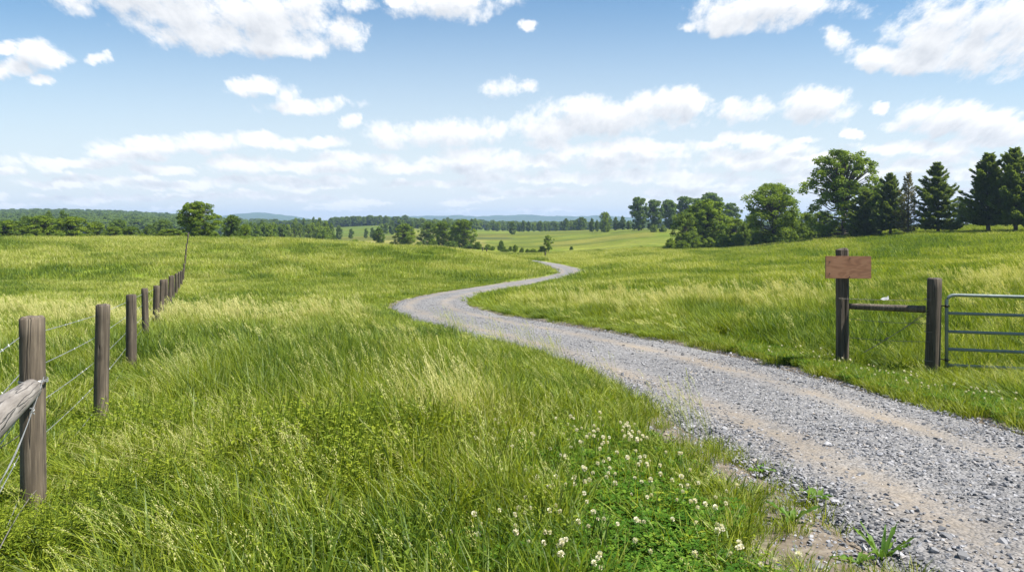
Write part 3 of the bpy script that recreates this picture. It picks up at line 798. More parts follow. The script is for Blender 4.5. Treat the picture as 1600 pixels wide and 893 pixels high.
# ------------------------------------------------------------------ fences
def post_mesh(name, r, h, seed, mat, below=.35, top='flat', sides=18):
    rr = random.Random(seed); mb = MB(); rings = 16; vs, fs = [], []
    zs = [-below + (h + below - .012) * i / (rings - 1) for i in range(rings)] + [h]
    gro = [rr.uniform(0, math.tau) for _ in range(3)]
    lean = (rr.uniform(-.012, .012), rr.uniform(-.012, .012))
    for i, z in enumerate(zs):
        rad = r * (1.02 - .05 * max(z, 0) / h); rad = rad - .012 * (i == rings)
        for k in range(sides):
            a = math.tau * k / sides
            q = rad * (1 + .035 * math.sin(2 * a + gro[0] + z * .8) + .02 * math.sin(5 * a + gro[1] + 2 * z) + rr.uniform(-.008, .008))
            for g in gro[:2]:
                dd = abs((a - g + math.pi) % math.tau - math.pi)
                if dd < .2: q -= r * .10 * (1 - dd / .2) * (0.4 + .6 * max(z, 0) / h)
            tz = z + (rr.uniform(-.004, .004) if i == rings else 0)
            vs.append((q * math.cos(a) + lean[0] * z * 2, q * math.sin(a) + lean[1] * z * 2, tz))
    n = sides
    for i in range(len(zs) - 1):
        for k in range(n):
            k2 = (k + 1) % n; fs.append((i * n + k, i * n + k2, (i + 1) * n + k2, (i + 1) * n + k))
    c = len(vs); vs.append((lean[0] * h * 2, lean[1] * h * 2, h + .004)); b = (len(zs) - 1) * n
    fs += [(b + k, b + (k + 1) % n, c) for k in range(n)]
    mb.add(vs, fs); me = mb.mesh(name, mat)
    me.polygons.foreach_set('use_smooth', [i < (len(zs) - 2) * n for i in range(len(fs))])
    return me

def wire_path(mb, A, B, sag, near=True, rad=.0022):
    A, B = Vector(A), Vector(B); L = (B - A).length
    if near:
        n = max(4, int(L / .014)); ax = (B - A).normalized(); s = ax.cross(Vector((0, 0, 1))).normalized(); u = s.cross(ax)
        for ph in (0, math.pi):
            pts = []
            for i in range(n + 1):
                t = i / n; a = ph + t * L / .075 * math.tau
                pts.append(A.lerp(B, t) + Vector((0, 0, -sag * 4 * t * (1 - t))) + (s * math.cos(a) + u * math.sin(a)) * rad * 1.0)
            tube(mb, pts, rad, 4, cap=False)
        k = int(L / .24)
        for j in range(1, k):
            t = j / k; c = A.lerp(B, t) + Vector((0, 0, -sag * 4 * t * (1 - t)))
            for q in range(2):
                d = (s * R_.uniform(-1, 1) + u * R_.uniform(-1, 1)).normalized() * .008
                tube(mb, [c - d + ax * .004, c + d - ax * .004], .0013, 3, cap=False)
    else:
        tube(mb, [A.lerp(B, t / 6) + Vector((0, 0, -sag * 4 * (t / 6) * (1 - t / 6))) for t in range(7)], rad, 4, cap=False)

# left fence: (px, distance, radius, top px row)
LF = [(-122, 2.36, .080, None), (52, 5.1, .076, 495), (157.5, 8.4, .074, 475), (205, 13.0, .080, 460), (228, 17.2, .072, 450), (243.5, 22.0, .088, 446), (252, 26.5, .082, 436.5),
      (260, 31, .085, 436), (265.5, 36, .08, 431), (270.5, 41.5, .085, 430), (275.5, 47.5, .085, 427), (280, 54, .08, 424.5), (283.5, 61, .08, 423), (286.5, 69, .08, 419),
      (288, 77, .08, None), (289.3, 86, .08, None), (290.5, 95, .08, None), (291.6, 104, .08, None), (292.6, 113, .08, None), (293.5, 122, .08, None), (294.3, 130, .09, None)]
fl = empty('wire_fence', (*at(52, 5.1), gz(*at(52, 5.1))))
tag(fl, 'weathered round post and barbed wire fence running up the left meadow', 'fence')
def child(me_or_o, name, parent, world):
    o = bpy.data.objects.new(name, me_or_o) if not isinstance(me_or_o, bpy.types.Object) else me_or_o
    if o.name not in COL.objects: COL.objects.link(o)
    o.parent = parent; o.location = Vector(world) - parent.location
    return o
tops = []
for i, (px, d, r, ty) in enumerate(LF):
    x, y = at(px, d); z = gz(x, y)
    top = CZ - (ty - HY) * d / F if ty else z + 1.27
    h = max(.9, min(1.6, top - z))
    o = child(post_mesh('post', r, h, 40 + i, M_POST if d < 12 else M_DPOST), 'post', fl, (x, y, z))
    o.rotation_euler = (R_.uniform(-.012, .012), R_.uniform(-.014, .014), R_.uniform(0, 6))
    if i == 1: o.rotation_euler = (0, 0.005, 2.2); o['label'] = 'thick grey brace post'
    tops.append((x, y, z + h, r, z))
for k, off in enumerate((.125, .36, .62, .87, 1.14)):
    mb = MB()
    for i in range(len(tops) - 1):
        if i > 12: break
        a, b = tops[i], tops[i + 1]
        dv = Vector((b[0] - a[0], b[1] - a[1], 0)).normalized(); s = Vector((-dv.y, dv.x, 0))
        A = Vector((a[0], a[1], a[2] - off)) + s * a[3] * .98; B = Vector((b[0], b[1], b[2] - off)) + s * b[3] * .98
        A.z = max(A.z, a[4] + .05); B.z = max(B.z, b[4] + .05)
        wire_path(mb, A, B, .004 + .004 * k, b[1] < 19, .0014 if b[1] < 19 else .003)
    o = mb.build('wire', M_WIRE); o.parent = fl; o.location = -Vector(fl.location)
# brace rail from the first post to the one beside the camera
p1, p0 = tops[1], tops[0]
A = Vector((p1[0] + .02, p1[1] - .066, CZ - 1.055)); B = Vector((-2.31, 3.6, CZ - .86)); B = A + (B - A) * 1.82
mb = MB(); n = 20; dirv = (B - A).normalized(); s = dirv.cross(Vector((0, 0, 1))).normalized(); u = s.cross(dirv)
vs, fs = [], []; rings = [(-.002, .045), (0, .052), (.012, .064), (.03, .068), (.5, .069), (1.0, .07), (1.6, .071), (2.3, .072), ((B - A).length, .072)]
for q, (t, r) in enumerate(rings):
    for k in range(n):
        a = math.tau * k / n; rr = r * (1 + .03 * math.sin(2 * a + t) + .015 * math.sin(5 * a + 2 * t))
        vs.append((rr * math.cos(a), rr * math.sin(a), t))
for q in range(len(rings) - 1):
    for k in range(n): fs.append((q * n + k, q * n + (k + 1) % n, (q + 1) * n + (k + 1) % n, (q + 1) * n + k))
fs += [tuple(range(n - 1, -1, -1)), tuple((len(rings) - 1) * n + k for k in range(n))]
rings[0] = rings[0]
mb.add(vs, fs)
o = mb.build('brace_rail', M_RAIL, fl, smooth=True)
o.location = A - Vector(fl.location); o.rotation_euler = dirv.to_track_quat('Z', 'Y').to_euler(); o['label'] = 'pale silvery rounded brace rail'
# loose brace wires dropping from the rail joint
mb = MB()
J = Vector((p1[0] + .085, p1[1] - .03, CZ - .98)); E = Vector((p0[0] + .02, p0[1] + .09, p0[4] + .72))
def hang(a, b, sag, n=40):
    return [a.lerp(b, t / n) + Vector((0, 0, -sag * 4 * (t / n) * (1 - t / n))) for t in range(n + 1)]
tube(mb, hang(J, E, .10), .0022, 6); tube(mb, hang(J + Vector((-.01, -.05, -.06)), E + Vector((.02, .05, .12)), .13), .0018, 6)
K = hang(J, E, .10)[9]
for i in range(9):
    a = i * 1.1; tube(mb, [K + Vector((.011 * math.cos(a), .011 * math.sin(a), i * .004 - .016)), K + Vector((.011 * math.cos(a + 1.1), .011 * math.sin(a + 1.1), i * .004 - .012))], .0032, 5)
o = mb.build('brace_wire', M_WIRE); o.parent = fl; o.location = -Vector(fl.location); o['label'] = 'bright twisted brace wire'
mb = MB()
for a in range(34):
    an = a * .42; z = CZ - 1.02 + .0006 * a
    pts = [(p1[0] + 0.083 * math.cos(an), p1[1] + 0.083 * math.sin(an), z), (p1[0] + 0.083 * math.cos(an + .42), p1[1] + 0.083 * math.sin(an + .42), z + .0006)]
    tube(mb, pts, .003, 5, cap=False)
o = mb.build('wire_wrap', M_WIRE); o.parent = fl; o.location = -Vector(fl.location)
mb = MB(); 
tube(mb, hang(Vector((p1[0] - .09, p1[1], p1[4] + .50)), Vector((p0[0] - .1, p0[1], p0[4] + .95)), .03), .003, 5)
tube(mb, hang(Vector((p1[0] + .06, p1[1] - .07, p1[4] + .17)), Vector((p0[0] - .3, p0[1] + .6, p0[4] + .22)), -.06), .003, 5)
o = mb.build('cross_wire', M_OLDWIRE); o.parent = fl; o.location = -Vector(fl.location); o['label'] = 'dull dark cross wire'

# right: sign, brace and gate
sx, sy = at(1316, 12.8); sz = gz(sx, sy)
sg_ = empty('wooden_sign', (sx, sy, sz)); tag(sg_, 'blank brown wooden board nailed to a dark post beside the lane', 'sign')
toph = CZ - (387.5 - HY) * 12.8 / F - sz
def chamfer_post(name, w, d, h, seed, below=.4):
    rr = random.Random(seed); bm = bmesh.new(); vs = []
    sec = [(-1, -.55), (-.6, -1), (.05, -.93), (.12, -.72), (.2, -.94), (.6, -1), (1, -.6), (1, .6), (.6, 1), (-.6, 1), (-1, .6)]
    zs = [-below, 0, h * .2, h * .42, h * .65, h * .85, h - .03, h]
    for i, z in enumerate(zs):
        k = 1.0 if i < len(zs) - 1 else .82
        vs.append([bm.verts.new((a * w / 2 * k + rr.uniform(-.003, .003) + .004 * math.sin(z * 2), b * d / 2 * k + rr.uniform(-.003, .003), z + (0 if i < len(zs) - 1 else (-.018 if a < 0 else .004)))) for a, b in sec])
    n = len(sec)
    for i in range(len(zs) - 1):
        for k in range(n): bm.faces.new((vs[i][k], vs[i][(k + 1) % n], vs[i + 1][(k + 1) % n], vs[i + 1][k]))
    bm.faces.new(vs[-1]); me = bpy.data.meshes.new(name); bm.normal_update(); bm.to_mesh(me); bm.free(); me.materials.append(M_DPOST); return me
child(chamfer_post('post', .17, .17, toph, 5), 'post', sg_, (sx, sy, sz))
bw, bh, bt = .725, .355, .03
bx = sx + (1320.5 - 1316) * 12.7 / F; bz = CZ - (417.5 - HY) * 12.66 / F
bm = bmesh.new(); bmesh.ops.create_cube(bm, size=1)
for v in bm.verts: v.co = (v.co.x * bw, v.co.y * bt, v.co.z * bh)
bmesh.ops.bevel(bm, geom=list(bm.edges), offset=.004, segments=2, affect='EDGES')
me = bpy.data.meshes.new('board'); bm.to_mesh(me); bm.free(); me.materials.append(M_BOARD)
board = child(me, 'board', sg_, (bx, sy - .118, bz)); board.rotation_euler = (0, .006, 0)
for (ax, az) in ((-.30, .085), (-.30, -.10), (.02, .145), (.015, -.15)):
    m = MB(); tube(m, [(0, 0, 0), (0, -.006, 0), (0, -.008, 0)], [.0085, .0085, .004], 10)
    nl = m.build('nail', M_NAIL, board); nl.location = (ax, -bt / 2, az)
gx, gy = at(1456.5, 12.2); gzz = gz(gx, gy)
rf = empty('brace_fence', (gx, gy, gzz)); tag(rf, 'stout gate post with a rail and old wires tied across to the sign', 'fence')
gh = CZ - (434 - HY) * 12.2 / F - gzz
child(post_mesh('post', .108, gh, 77, M_DPOST, below=.5), 'post', rf, (gx, gy, gzz))
mb = MB(); Ra = Vector((sx + .085, sy - .01, CZ - (478.5 - HY) * 12.75 / F)); Rb = Vector((gx - .10, gy, CZ - (483 - HY) * 12.2 / F))
tube(mb, [Ra.lerp(Rb, t / 8) for t in range(9)], [.045, .049, .050, .051, .052, .053, .054, .055, .055], 12)
o = mb.build('rail', M_POST, smooth=True); o.parent = rf; o.location = -Vector(rf.location)
for py0, py1, sag in ((466, 469, .012), (498, 505, .02), (527, 533, .02)):
    mb = MB(); wire_path(mb, (sx - .1 if py0 == 466 else sx + .08, sy - .09, CZ - (py0 - HY) * 12.7 / F), (gx - .02, gy - .11, CZ - (py1 - HY) * 12.1 / F), sag, True, .0027)
    o = mb.build('wire', M_OLDWIRE); o.parent = rf; o.location = -Vector(rf.location)
mb = MB(); Da = Vector((*at(1350, 12.6), CZ - (550 - HY) * 12.6 / F)); Db = Vector((gx - .09, gy - .06, CZ - (488 - HY) * 12.15 / F))
for oz in (0, .02):
    tube(mb, hang(Da, Db + Vector((0, 0, oz * 2)), .012 + oz), .0042, 5)
Kp = Da.lerp(Db, .36); tube(mb, [Kp + Vector((-.02, 0, -.015)), Kp + Vector((.02, -.01, .012))], .013, 6)
o = mb.build('brace_wire', M_OLDWIRE); o.parent = rf; o.location = -Vector(rf.location)
for zf in (.78, .45, .16):
    mb = MB(); 
    tube(mb, [(gx + .110 * math.cos(a * .3), gy + .110 * math.sin(a * .3), gzz + gh * zf + .001 * a) for a in range(22)], .0045, 5)
    o = mb.build('wire_band', M_OLDWIRE); o.parent = rf; o.location = -Vector(rf.location)
# scrap of film caught on the top wire
mb = MB(); c = Vector((*at(1383, 12.42), CZ - (467 - HY) * 12.42 / F)); rr = random.Random(3)
prof = [(-.075, .0), (-.03, .022), (.03, .03), (.05, .055), (.062, .0), (.03, -.018), (-.03, -.012)]
vs = [(c.x + a, c.y + rr.uniform(-.012, .012), c.z + b) for a, b in prof]; vs += [(v[0], v[1] + .006, v[2]) for v in vs]
m7 = 7
mb.add(vs, [tuple(range(m7 - 1, -1, -1)), tuple(range(m7, 2 * m7))] + [(k, (k + 1) % m7, m7 + (k + 1) % m7, m7 + k) for k in range(m7)])
tag(mb.build('plastic_scrap', M_SCRAP), 'white scrap of film snagged on the top wire between sign and gate post', 'litter')
# gate
g0x, g0y = at(1479, 12.1); g1 = Vector((g0x + 3.62, 11.1, 0)); gt = empty('metal_gate', (g0x, g0y, gz(g0x, g0y)))
tag(gt, 'grey green tubular steel field gate with rounded corner hung by a post', 'gate')
gd = (g1 - Vector((g0x, g0y, 0))).normalized(); GL = 3.7
zt = CZ - (460.5 - HY) * 12.1 / F; rows = [CZ - (q - HY) * 12.1 / F for q in (489, 517.5, 545, 570)]
G = lambda s, z: Vector((g0x, g0y, 0)) + gd * s + Vector((0, 0, z))
slope = -.004
mb = MB(); rc = .11
pts = [G(0, rows[3] - .035), G(0, zt - rc)] + [G(rc - rc * math.cos(a * math.pi / 16), zt - rc + rc * math.sin(a * math.pi / 16)) for a in range(1, 9)]
pts += [G(GL - rc + rc * math.sin(a * math.pi / 16), zt + slope * GL - rc + rc * math.cos(a * math.pi / 16)) for a in range(0, 9)] + [G(GL, rows[3] - .035)]
tube(mb, pts, .0245, 12)
o = mb.build('frame', M_GATE, smooth=True); o.parent = gt; o.location = -Vector(gt.location)
for z in rows:
    mb = MB(); tube(mb, [G(.015, z), G(GL - .015, z + slope * GL)], .0225, 12)
    o = mb.build('bar', M_GATE, smooth=True); o.parent = gt; o.location = -Vector(gt.location)
mb = MB()
for s in (1.25, 2.5):
    tube(mb, [G(s, rows[3]), G(s, zt - .01)], .012, 6)
o = mb.build('upright', M_GATE, smooth=True); o.parent = gt; o.location = -Vector(gt.location)
for z in (zt - .17, rows[3] + .08):
    mb = MB(); tube(mb, [(gx + .09, gy, z), G(-.0, z), G(.045, z)], .009, 8); tube(mb, [G(0, z - .02), G(0, z + .02)], .028, 10)
    o = mb.build('hinge', M_NAIL, smooth=True); o.parent = gt; o.location = -Vector(gt.location)

# far pasture fence under the pines
pf = empty('pasture_fence', (*at(1490, 185), gz(*at(1490, 185)))); tag(pf, 'thin far pasture fence showing under the pine trunks', 'fence')
last = None; wm = MB()
for px in range(1430, 1660, 9):
    x, y = at(px + R_.uniform(-1.5, 1.5), 185 - (px - 1430) * .05); z = gz(x, y)
    mb = MB(); tube(mb, [(0, 0, -.2), (0, 0, 1.25 + R_.uniform(-.1, .1))], .075, 6); child(mb.mesh('post', M_DPOST), 'post', pf, (x, y, z))
    if last:
        for q in (.5, 1.0): tube(wm, [(last[0], last[1], last[2] + q), (x, y, z + q)], .02, 3, cap=False)
    last = (x, y, z)
o = wm.build('wire', M_OLDWIRE); o.parent = pf; o.location = -Vector(pf.location)
for px, d, h, lab in ((754, 215, 1.5, 'dark stub post standing in the valley, taller of a close pair'), (760.5, 216, 1.1, 'dark stub post standing in the valley, shorter of a close pair'),
                 (716, 210, .9, 'tiny stub post alone on the valley slope below the tree clump'), (852, 165, 1.0, 'dark stub post beside the far bend of the lane')):
    x, y = at(px, d); o = bpy.data.objects.new('marker_post', post_mesh('marker_post', .16, h + .25, int(px), M_DPOST, sides=8)); COL.objects.link(o)
    o.location = (x, y, gz(x, y)); tag(o, lab, 'post')

# ------------------------------------------------------------------ trees
def leaf_quad(mb, c, nrm, size, tint, r, mat):
    a = nrm.orthogonal().normalized(); b = nrm.cross(a)
    an = r.uniform(0, math.tau); u = a * math.cos(an) + b * math.sin(an); v = nrm.cross(u)
    L = size * r.uniform(.7, 1.3); W = L * r.uniform(.45, .75)
    mb.add([c - u * L * .5, c - v * W * .5 + nrm * L * .1, c + u * L * .5 - nrm * L * .1, c + v * W * .5 + nrm * L * .05], [(0, 1, 2, 3)], mat, tint=tint)

def broad_tree(seed, H, R, base, nclump, leaf, nleaf, shape='round', spread=.30, trunkr=None, inner=.45):
    """returns (trunk MB, crown MB); crown of leaf clumps round a branching trunk"""
    r = random.Random(seed); tr, cr = MB(), MB()
    zc0 = base * H; ch = H - zc0
    trunkr = trunkr or H * .022
    th = zc0 + ch * .45
    sway = (r.uniform(-.03, .03) * H, r.uniform(-.03, .03) * H)
    T = lambda z: Vector((sway[0] * (z / H) ** 2, sway[1] * (z / H) ** 2, z))
    tube(tr, [T(-.5), T(0), T(.06 * H), T(.25 * H), T(.5 * th + .2), T(th), T(zc0 + ch * .75)],
         [trunkr * 1.7, trunkr * 1.45, trunkr, trunkr * .85, trunkr * .72, trunkr * .5, trunkr * .15], 8)
    lob = [r.uniform(0, math.tau) for _ in range(4)]
    def env(t, a):     # crown radius by height fraction and bearing
        if shape == 'round': q = math.sqrt(max(0, 1 - ((t - .48) / .54) ** 2)) if t > .48 else math.sqrt(max(0, 1 - ((t - .48) / .62) ** 2))
        elif shape == 'vase': q = (.55 + .45 * math.sin(min(1, t / .62) * math.pi / 2)) * math.sqrt(max(0, 1 - max(0, (t - .55) / .47) ** 2))
        elif shape == 'bush': q = math.sqrt(max(0, 1 - max(0, t) ** 2.2)) * (.85 + .15 * min(1, t * 4))
        else: q = math.sin(math.pi * min(1, .12 + t * .9)) ** .7
        return R * q * (1 + .16 * math.sin(2 * a + lob[0]) + .13 * math.sin(3 * a + lob[1] + 4 * t) + .09 * math.sin(5 * a + lob[2] - 6 * t))
    cl = []; tries = 0
    while len(cl) < nclump and tries < 8000:
        tries += 1
        t = r.random() ** .85; a = r.uniform(0, math.tau); f = inner + (1 - inner) * math.sqrt(r.random())
        if shape != 'bush' and t < .05 and r.random() < .4: continue
        q = env(t, a) * f
        rc = spread * R * r.uniform(.55, 1.05) * (1 - .25 * t)
        q = max(0, q - rc * .55)
        p = T(zc0 + ch * t) + Vector((q * math.cos(a), q * math.sin(a), 0))
        p.z = min(p.z, H - rc * .55); p.z = max(p.z, rc * .5 + (0 if shape == 'bush' else zc0 * .8))
        if any((p - o).length < (rc + ro) * .44 for o, ro in cl): continue
        cl.append((p, rc))
    for p, rc in cl:
        if shape != 'bush' or r.random() < .3:
            z0 = max(zc0 * .75, min(p.z - .35 * math.hypot(p.x, p.y) - .3, th)); s = T(max(.2, z0)); mid = s.lerp(p, .5) + Vector((0, 0, -.04 * H if p.z < th else .02 * H))
            br = trunkr * r.uniform(.16, .32); tube(tr, [s, mid, p], [br * 1.3, br, br * .35], 5, cap=False)
        ct = r.uniform(.0, .85)
        ctr = T(zc0 + ch * .4)
        n = int(nleaf * (rc / (spread * R)) ** 2 * 1.3) + 10
        fl_ = r.uniform(.62, .85)
        for _ in range(n):
            v = Vector((r.gauss(0, 1), r.gauss(0, 1), r.gauss(0, 1) + .25)).normalized()
            k = r.random() ** .4
            c = p + Vector((v.x, v.y, v.z * fl_)) * rc * k * r.uniform(.9, 1.12)
            nn = (v * .7 + Vector((r.gauss(0, .5), r.gauss(0, .5), .55 + r.gauss(0, .4)))).normalized()
            leaf_quad(cr, c, nn, leaf, min(1, max(0, ct + r.uniform(-.12, .28))), r, 0)
    return tr, cr

def pine_tree(seed, H, R, leaf=.42, nbough=130, bare=.1, sparse=1.0, power=.8, upturn=.25, layer=0.0):
    r = random.Random(seed); tr, cr = MB(), MB(); trunkr = H * .017
    T = lambda z: Vector((.1 * math.sin(z * .3), .08 * math.sin(z * .23 + 1), z))
    tube(tr, [T(-.5), T(0), T(H * .2), T(H * .5), T(H * .8), T(H)], [trunkr * 1.5, trunkr * 1.2, trunkr, trunkr * .7, trunkr * .35, .03], 8)
    ph = r.uniform(0, 6.28)
    for i in range(nbough):
        t = (i / nbough) ** 1.15
        if layer: t = (1 - layer) * t + layer * (round(t * 11) / 11)
        t = min(.985, max(0, t + r.gauss(0, .008)))
        z = H * (bare + (1 - bare) * t); a = i * 2.399 + r.uniform(-.5, .5)
        lump = 1 + .16 * math.sin(2 * a + ph + 5 * t) + .10 * math.sin(11 * t + ph * 2)
        L = (R * (1 - t) ** power * lump * (.55 + .45 * min(1, t * 9 + .35))) * r.uniform(.48, 1.22) + .25
        d = Vector((math.cos(a), math.sin(a), 0)); s0 = T(z)
        droop = -.16 * (1 - t) + .45 * t + r.uniform(-.08, .08)
        P = lambda q: s0 + d * L * q + Vector((0, 0, L * (droop * q + upturn * q * q - .08 * math.sin(q * 3))))
        tube(tr, [P(0), P(.5), P(.95)], [trunkr * .2, trunkr * .12, .02], 4, cap=False)
        n = int((26 + 62 * L) * sparse); ct = r.uniform(.05, .7)
        side = Vector((-d.y, d.x, 0))
        for _ in range(n):
            q = .10 + .92 * r.random() ** .7; w = (L * .34 * (1.15 - q) + .16) * r.uniform(-1, 1)
            c = P(q) + side * w + Vector((0, 0, r.gauss(0, .13) + .05 - abs(w) * .1))
            dirn = (d * .8 + side * (w / (L * .3 + .2)) * .9 + Vector((0, 0, .5 + r.gauss(0, .35)))).normalized()
            nn = Vector((r.gauss(0, .7), r.gauss(0, .7), 1)).normalized(); sd = dirn.cross(nn).normalized()
            Lf = leaf * r.uniform(.7, 1.5); W = Lf * .40
            cr.add([c - dirn * Lf * .5, c - sd * W * .5, c + dirn * Lf * .5, c + sd * W * .5], [(0, 1, 2, 3)], 0, tint=min(1, max(0, ct + r.uniform(-.2, .3))))
    for _ in range(int(60 * sparse)):
        c = T(H * r.uniform(.94, 1.0)) + Vector((r.gauss(0, .10), r.gauss(0, .10), r.uniform(-.1, .2))); dirn = Vector((r.gauss(0, .5), r.gauss(0, .5), 1)).normalized()
        sd = dirn.orthogonal().normalized(); Lf = leaf * r.uniform(.7, 1.2)
        cr.add([c - dirn * Lf * .5, c - sd * Lf * .17, c + dirn * Lf * .5, c + sd * Lf * .17], [(0, 1, 2, 3)], 0, tint=r.random() * .8)
    return tr, cr

PROTO = {}
def reg(kind, pair, H, R, mats):
    tr, cr = pair
    PROTO[kind] = (tr, cr, H, R, mats, {})
reg('oak', broad_tree(1, 18, 6.8, .07, 190, .46, 120, 'round', .21, .42, .1), 18, 6.8, M_LEAF)
reg('maple', broad_tree(2, 12, 5.3, .03, 150, .42, 150, 'round', .25, None, .1), 12, 5.3, M_LEAF)
reg('spread', broad_tree(3, 13, 6.6, .03, 180, .42, 140, 'vase', .23, None, .1), 13, 6.6, M_LEAF)
reg('round', broad_tree(4, 10, 4.6, .02, 110, .40, 140, 'round', .28, None, .1), 10, 4.6, M_LEAF)
reg('tallround', broad_tree(5, 13, 4.2, .03, 110, .42, 150, 'oval', .31, None, .1), 13, 4.2, M_LEAF)
reg('grove', broad_tree(6, 12, 5.0, .05, 100, .6, 110, 'vase', .30, None, .1), 12, 5.0, M_LEAF)
reg('bush', broad_tree(7, 3, 2.4, .0, 46, .30, 150, 'bush', .34, None, .1), 3, 2.4, M_LEAF)
reg('bushb', broad_tree(8, 3, 2.8, .0, 50, .30, 150, 'bush', .32, None, .1), 3, 2.8, M_LEAF)
reg('youngtree', broad_tree(9, 5.5, 2.0, .16, 34, .30, 130, 'round', .40, .12, .1), 5.5, 2.0, M_LEAF)
reg('fara', broad_tree(10, 10, 4.4, .0, 46, .8, 80, 'round', .36, None, .1), 10, 4.4, M_LEAF)
reg('farb', broad_tree(12, 10, 3.6, .0, 40, .8, 80, 'oval', .40, None, .1), 10, 3.6, M_LEAF)
reg('farc', broad_tree(13, 9, 5.0, .0, 46, .8, 80, 'vase', .36, None, .1), 9, 5.0, M_LEAF)
reg('pine', pine_tree(21, 13, 4.2, .42, 130, .11, 1.0, .85, .22, .55), 13, 4.2, M_NEEDLE)
reg('pineb', pine_tree(22, 14, 3.7, .46, 140, .14, 1.0, .62, .3, .2), 14, 3.6, M_NEEDLE)
reg('pinec', pine_tree(23, 12, 3.6, .46, 130, .04, 1.0, .55, .3, .1), 12, 3.4, M_NEEDLE)
reg('larch', pine_tree(24, 11, 2.8, .36, 110, .08, .30, .75, .45, .1), 11, 2.6, M_NEEDLE_OLIVE)

def pmesh(kind, mat):
    tr, cr, H, R, m0, cache = PROTO[kind]
    mat = mat or m0
    if mat.name not in cache:
        j = MB(); j.add(tr.v, tr.f, 0); j.add(cr.v, cr.f, 1, tint=cr.at['tint'])
        cache[mat.name] = (tr.mesh('trunk', M_BARK, True), cr.mesh('crown', mat), j.mesh('far_tree', [M_BARK, mat]))
    return cache[mat.name]

def plant(name, kind, px, d, top, wpx, label, cat='tree', group=None, mat=None, whole=False, base=None):
    x, y = at(px, d); z = gz(x, y)
    H, R = PROTO[kind][2], PROTO[kind][3]
    h = (CZ + (HY - top) * d / F) - z
    w = wpx * d / F / 2
    if h < .4: h = .4
    sx_, sz_ = w / R / 1.05, h / H
    tm, cm, jm = pmesh(kind, mat)
    rz = R_.uniform(0, 6.28)
    if whole:
        o = bpy.data.objects.new(name, jm); COL.objects.link(o)
        o.location = (x, y, z - .1); o.rotation_euler = (0, 0, rz)
    else:
        o = empty(name, (x, y, z - .1), rz)
        for nm, me in (('trunk', tm), ('crown', cm)):
            c = bpy.data.objects.new(nm if cat != 'bush' else {'trunk': 'stem', 'crown': 'foliage'}[nm], me); COL.objects.link(c); c.parent = o
    o.scale = (sx_, sx_, sz_)
    tag(o, label, cat, group)
    return o
D_, L_ = M_LEAF_DARK, M_LEAF_LIGHT
# right hand trees
plant('oak_tree', 'oak', 1318, 160, 234, 122, 'tallest broad oak, dark and open crowned, left of the pines')
plant('broadleaf_tree', 'tallround', 1371, 176, 273, 34, 'yellow green tree rising between the oak and the first pines', mat=L_)
plant('pine_tree', 'pinec', 1352, 150, 300, 64, 'low broad pine against the right foot of the tall oak')
plant('pine_tree', 'pineb', 1391, 146, 272, 58, 'dark pine just left of the thin olive conifer')
plant('thin_conifer', 'larch', 1420, 141, 271, 46, 'sparse olive brown conifer between two dark pines')
plant('pine_tree', 'pine', 1465, 138, 255, 90, 'symmetrical cone shaped dark pine standing alone with layered boughs')
plant('broadleaf_tree', 'tallround', 1502, 185, 306, 34, 'light green tree seen behind the gap right of the cone shaped pine', mat=L_)
plant('pine_tree', 'pineb', 1545, 131, 241, 86, 'ragged tall pine, left one of the pair at the right edge')
plant('pine_tree', 'pineb', 1586, 127, 233, 84, 'tallest ragged pine at the right edge of the picture')
plant('pine_tree', 'pinec', 1634, 125, 246, 80, 'dark pine cut by the right edge of the picture')
plant('bush', 'bush', 1256, 176, 352, 30, 'bright bush directly left of the tall oak', 'bush', mat=L_)
plant('broadleaf_tree', 'round', 1262, 190, 331, 36, 'small light green tree between the spreading tree and the oak', mat=L_)
plant('bush', 'bush', 1240, 170, 362, 20, 'rounded bush under the right side of the spreading tree', 'bush')
plant('bush', 'bush', 1267, 166, 360, 20, 'small round bush at the left foot of the oak', 'bush')
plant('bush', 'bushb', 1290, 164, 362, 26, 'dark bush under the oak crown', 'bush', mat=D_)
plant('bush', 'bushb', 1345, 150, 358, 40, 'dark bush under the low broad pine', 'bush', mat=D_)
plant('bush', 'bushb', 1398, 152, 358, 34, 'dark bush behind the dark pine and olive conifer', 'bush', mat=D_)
for px, d, top, w, lab in ((1178, 200, 344, 36, 'leafy tree filling in behind the left side of the spreading tree'), (1238, 200, 338, 40, 'leafy tree filling in behind the right side of the spreading tree'), (1285, 182, 330, 44, 'leafy tree in the shade behind the left of the oak'), (1088, 215, 330, 40, 'leafy tree behind the left half of the near hedgerow clump'), (1128, 218, 334, 44, 'leafy tree behind the right half of the near hedgerow clump')):
    plant('broadleaf_tree', 'round', px, d, top, w, lab)
plant('spreading_tree', 'spread', 1207, 180, 286, 104, 'wide spreading bright green tree left of the oak')
plant('broadleaf_tree', 'maple', 1107, 204, 311, 78, 'full bright tree in the middle of the near hedgerow clump')
plant('broadleaf_tree', 'round', 1069, 198, 331, 46, 'rounded lighter tree at the left end of the near hedgerow clump', mat=L_)
plant('broadleaf_tree', 'round', 1146, 208, 340, 48, 'low leafy tree at the right of the near hedgerow clump')
plant('broadleaf_tree', 'round', 1165, 194, 348, 28, 'small tree filling the gap before the spreading tree', mat=L_)
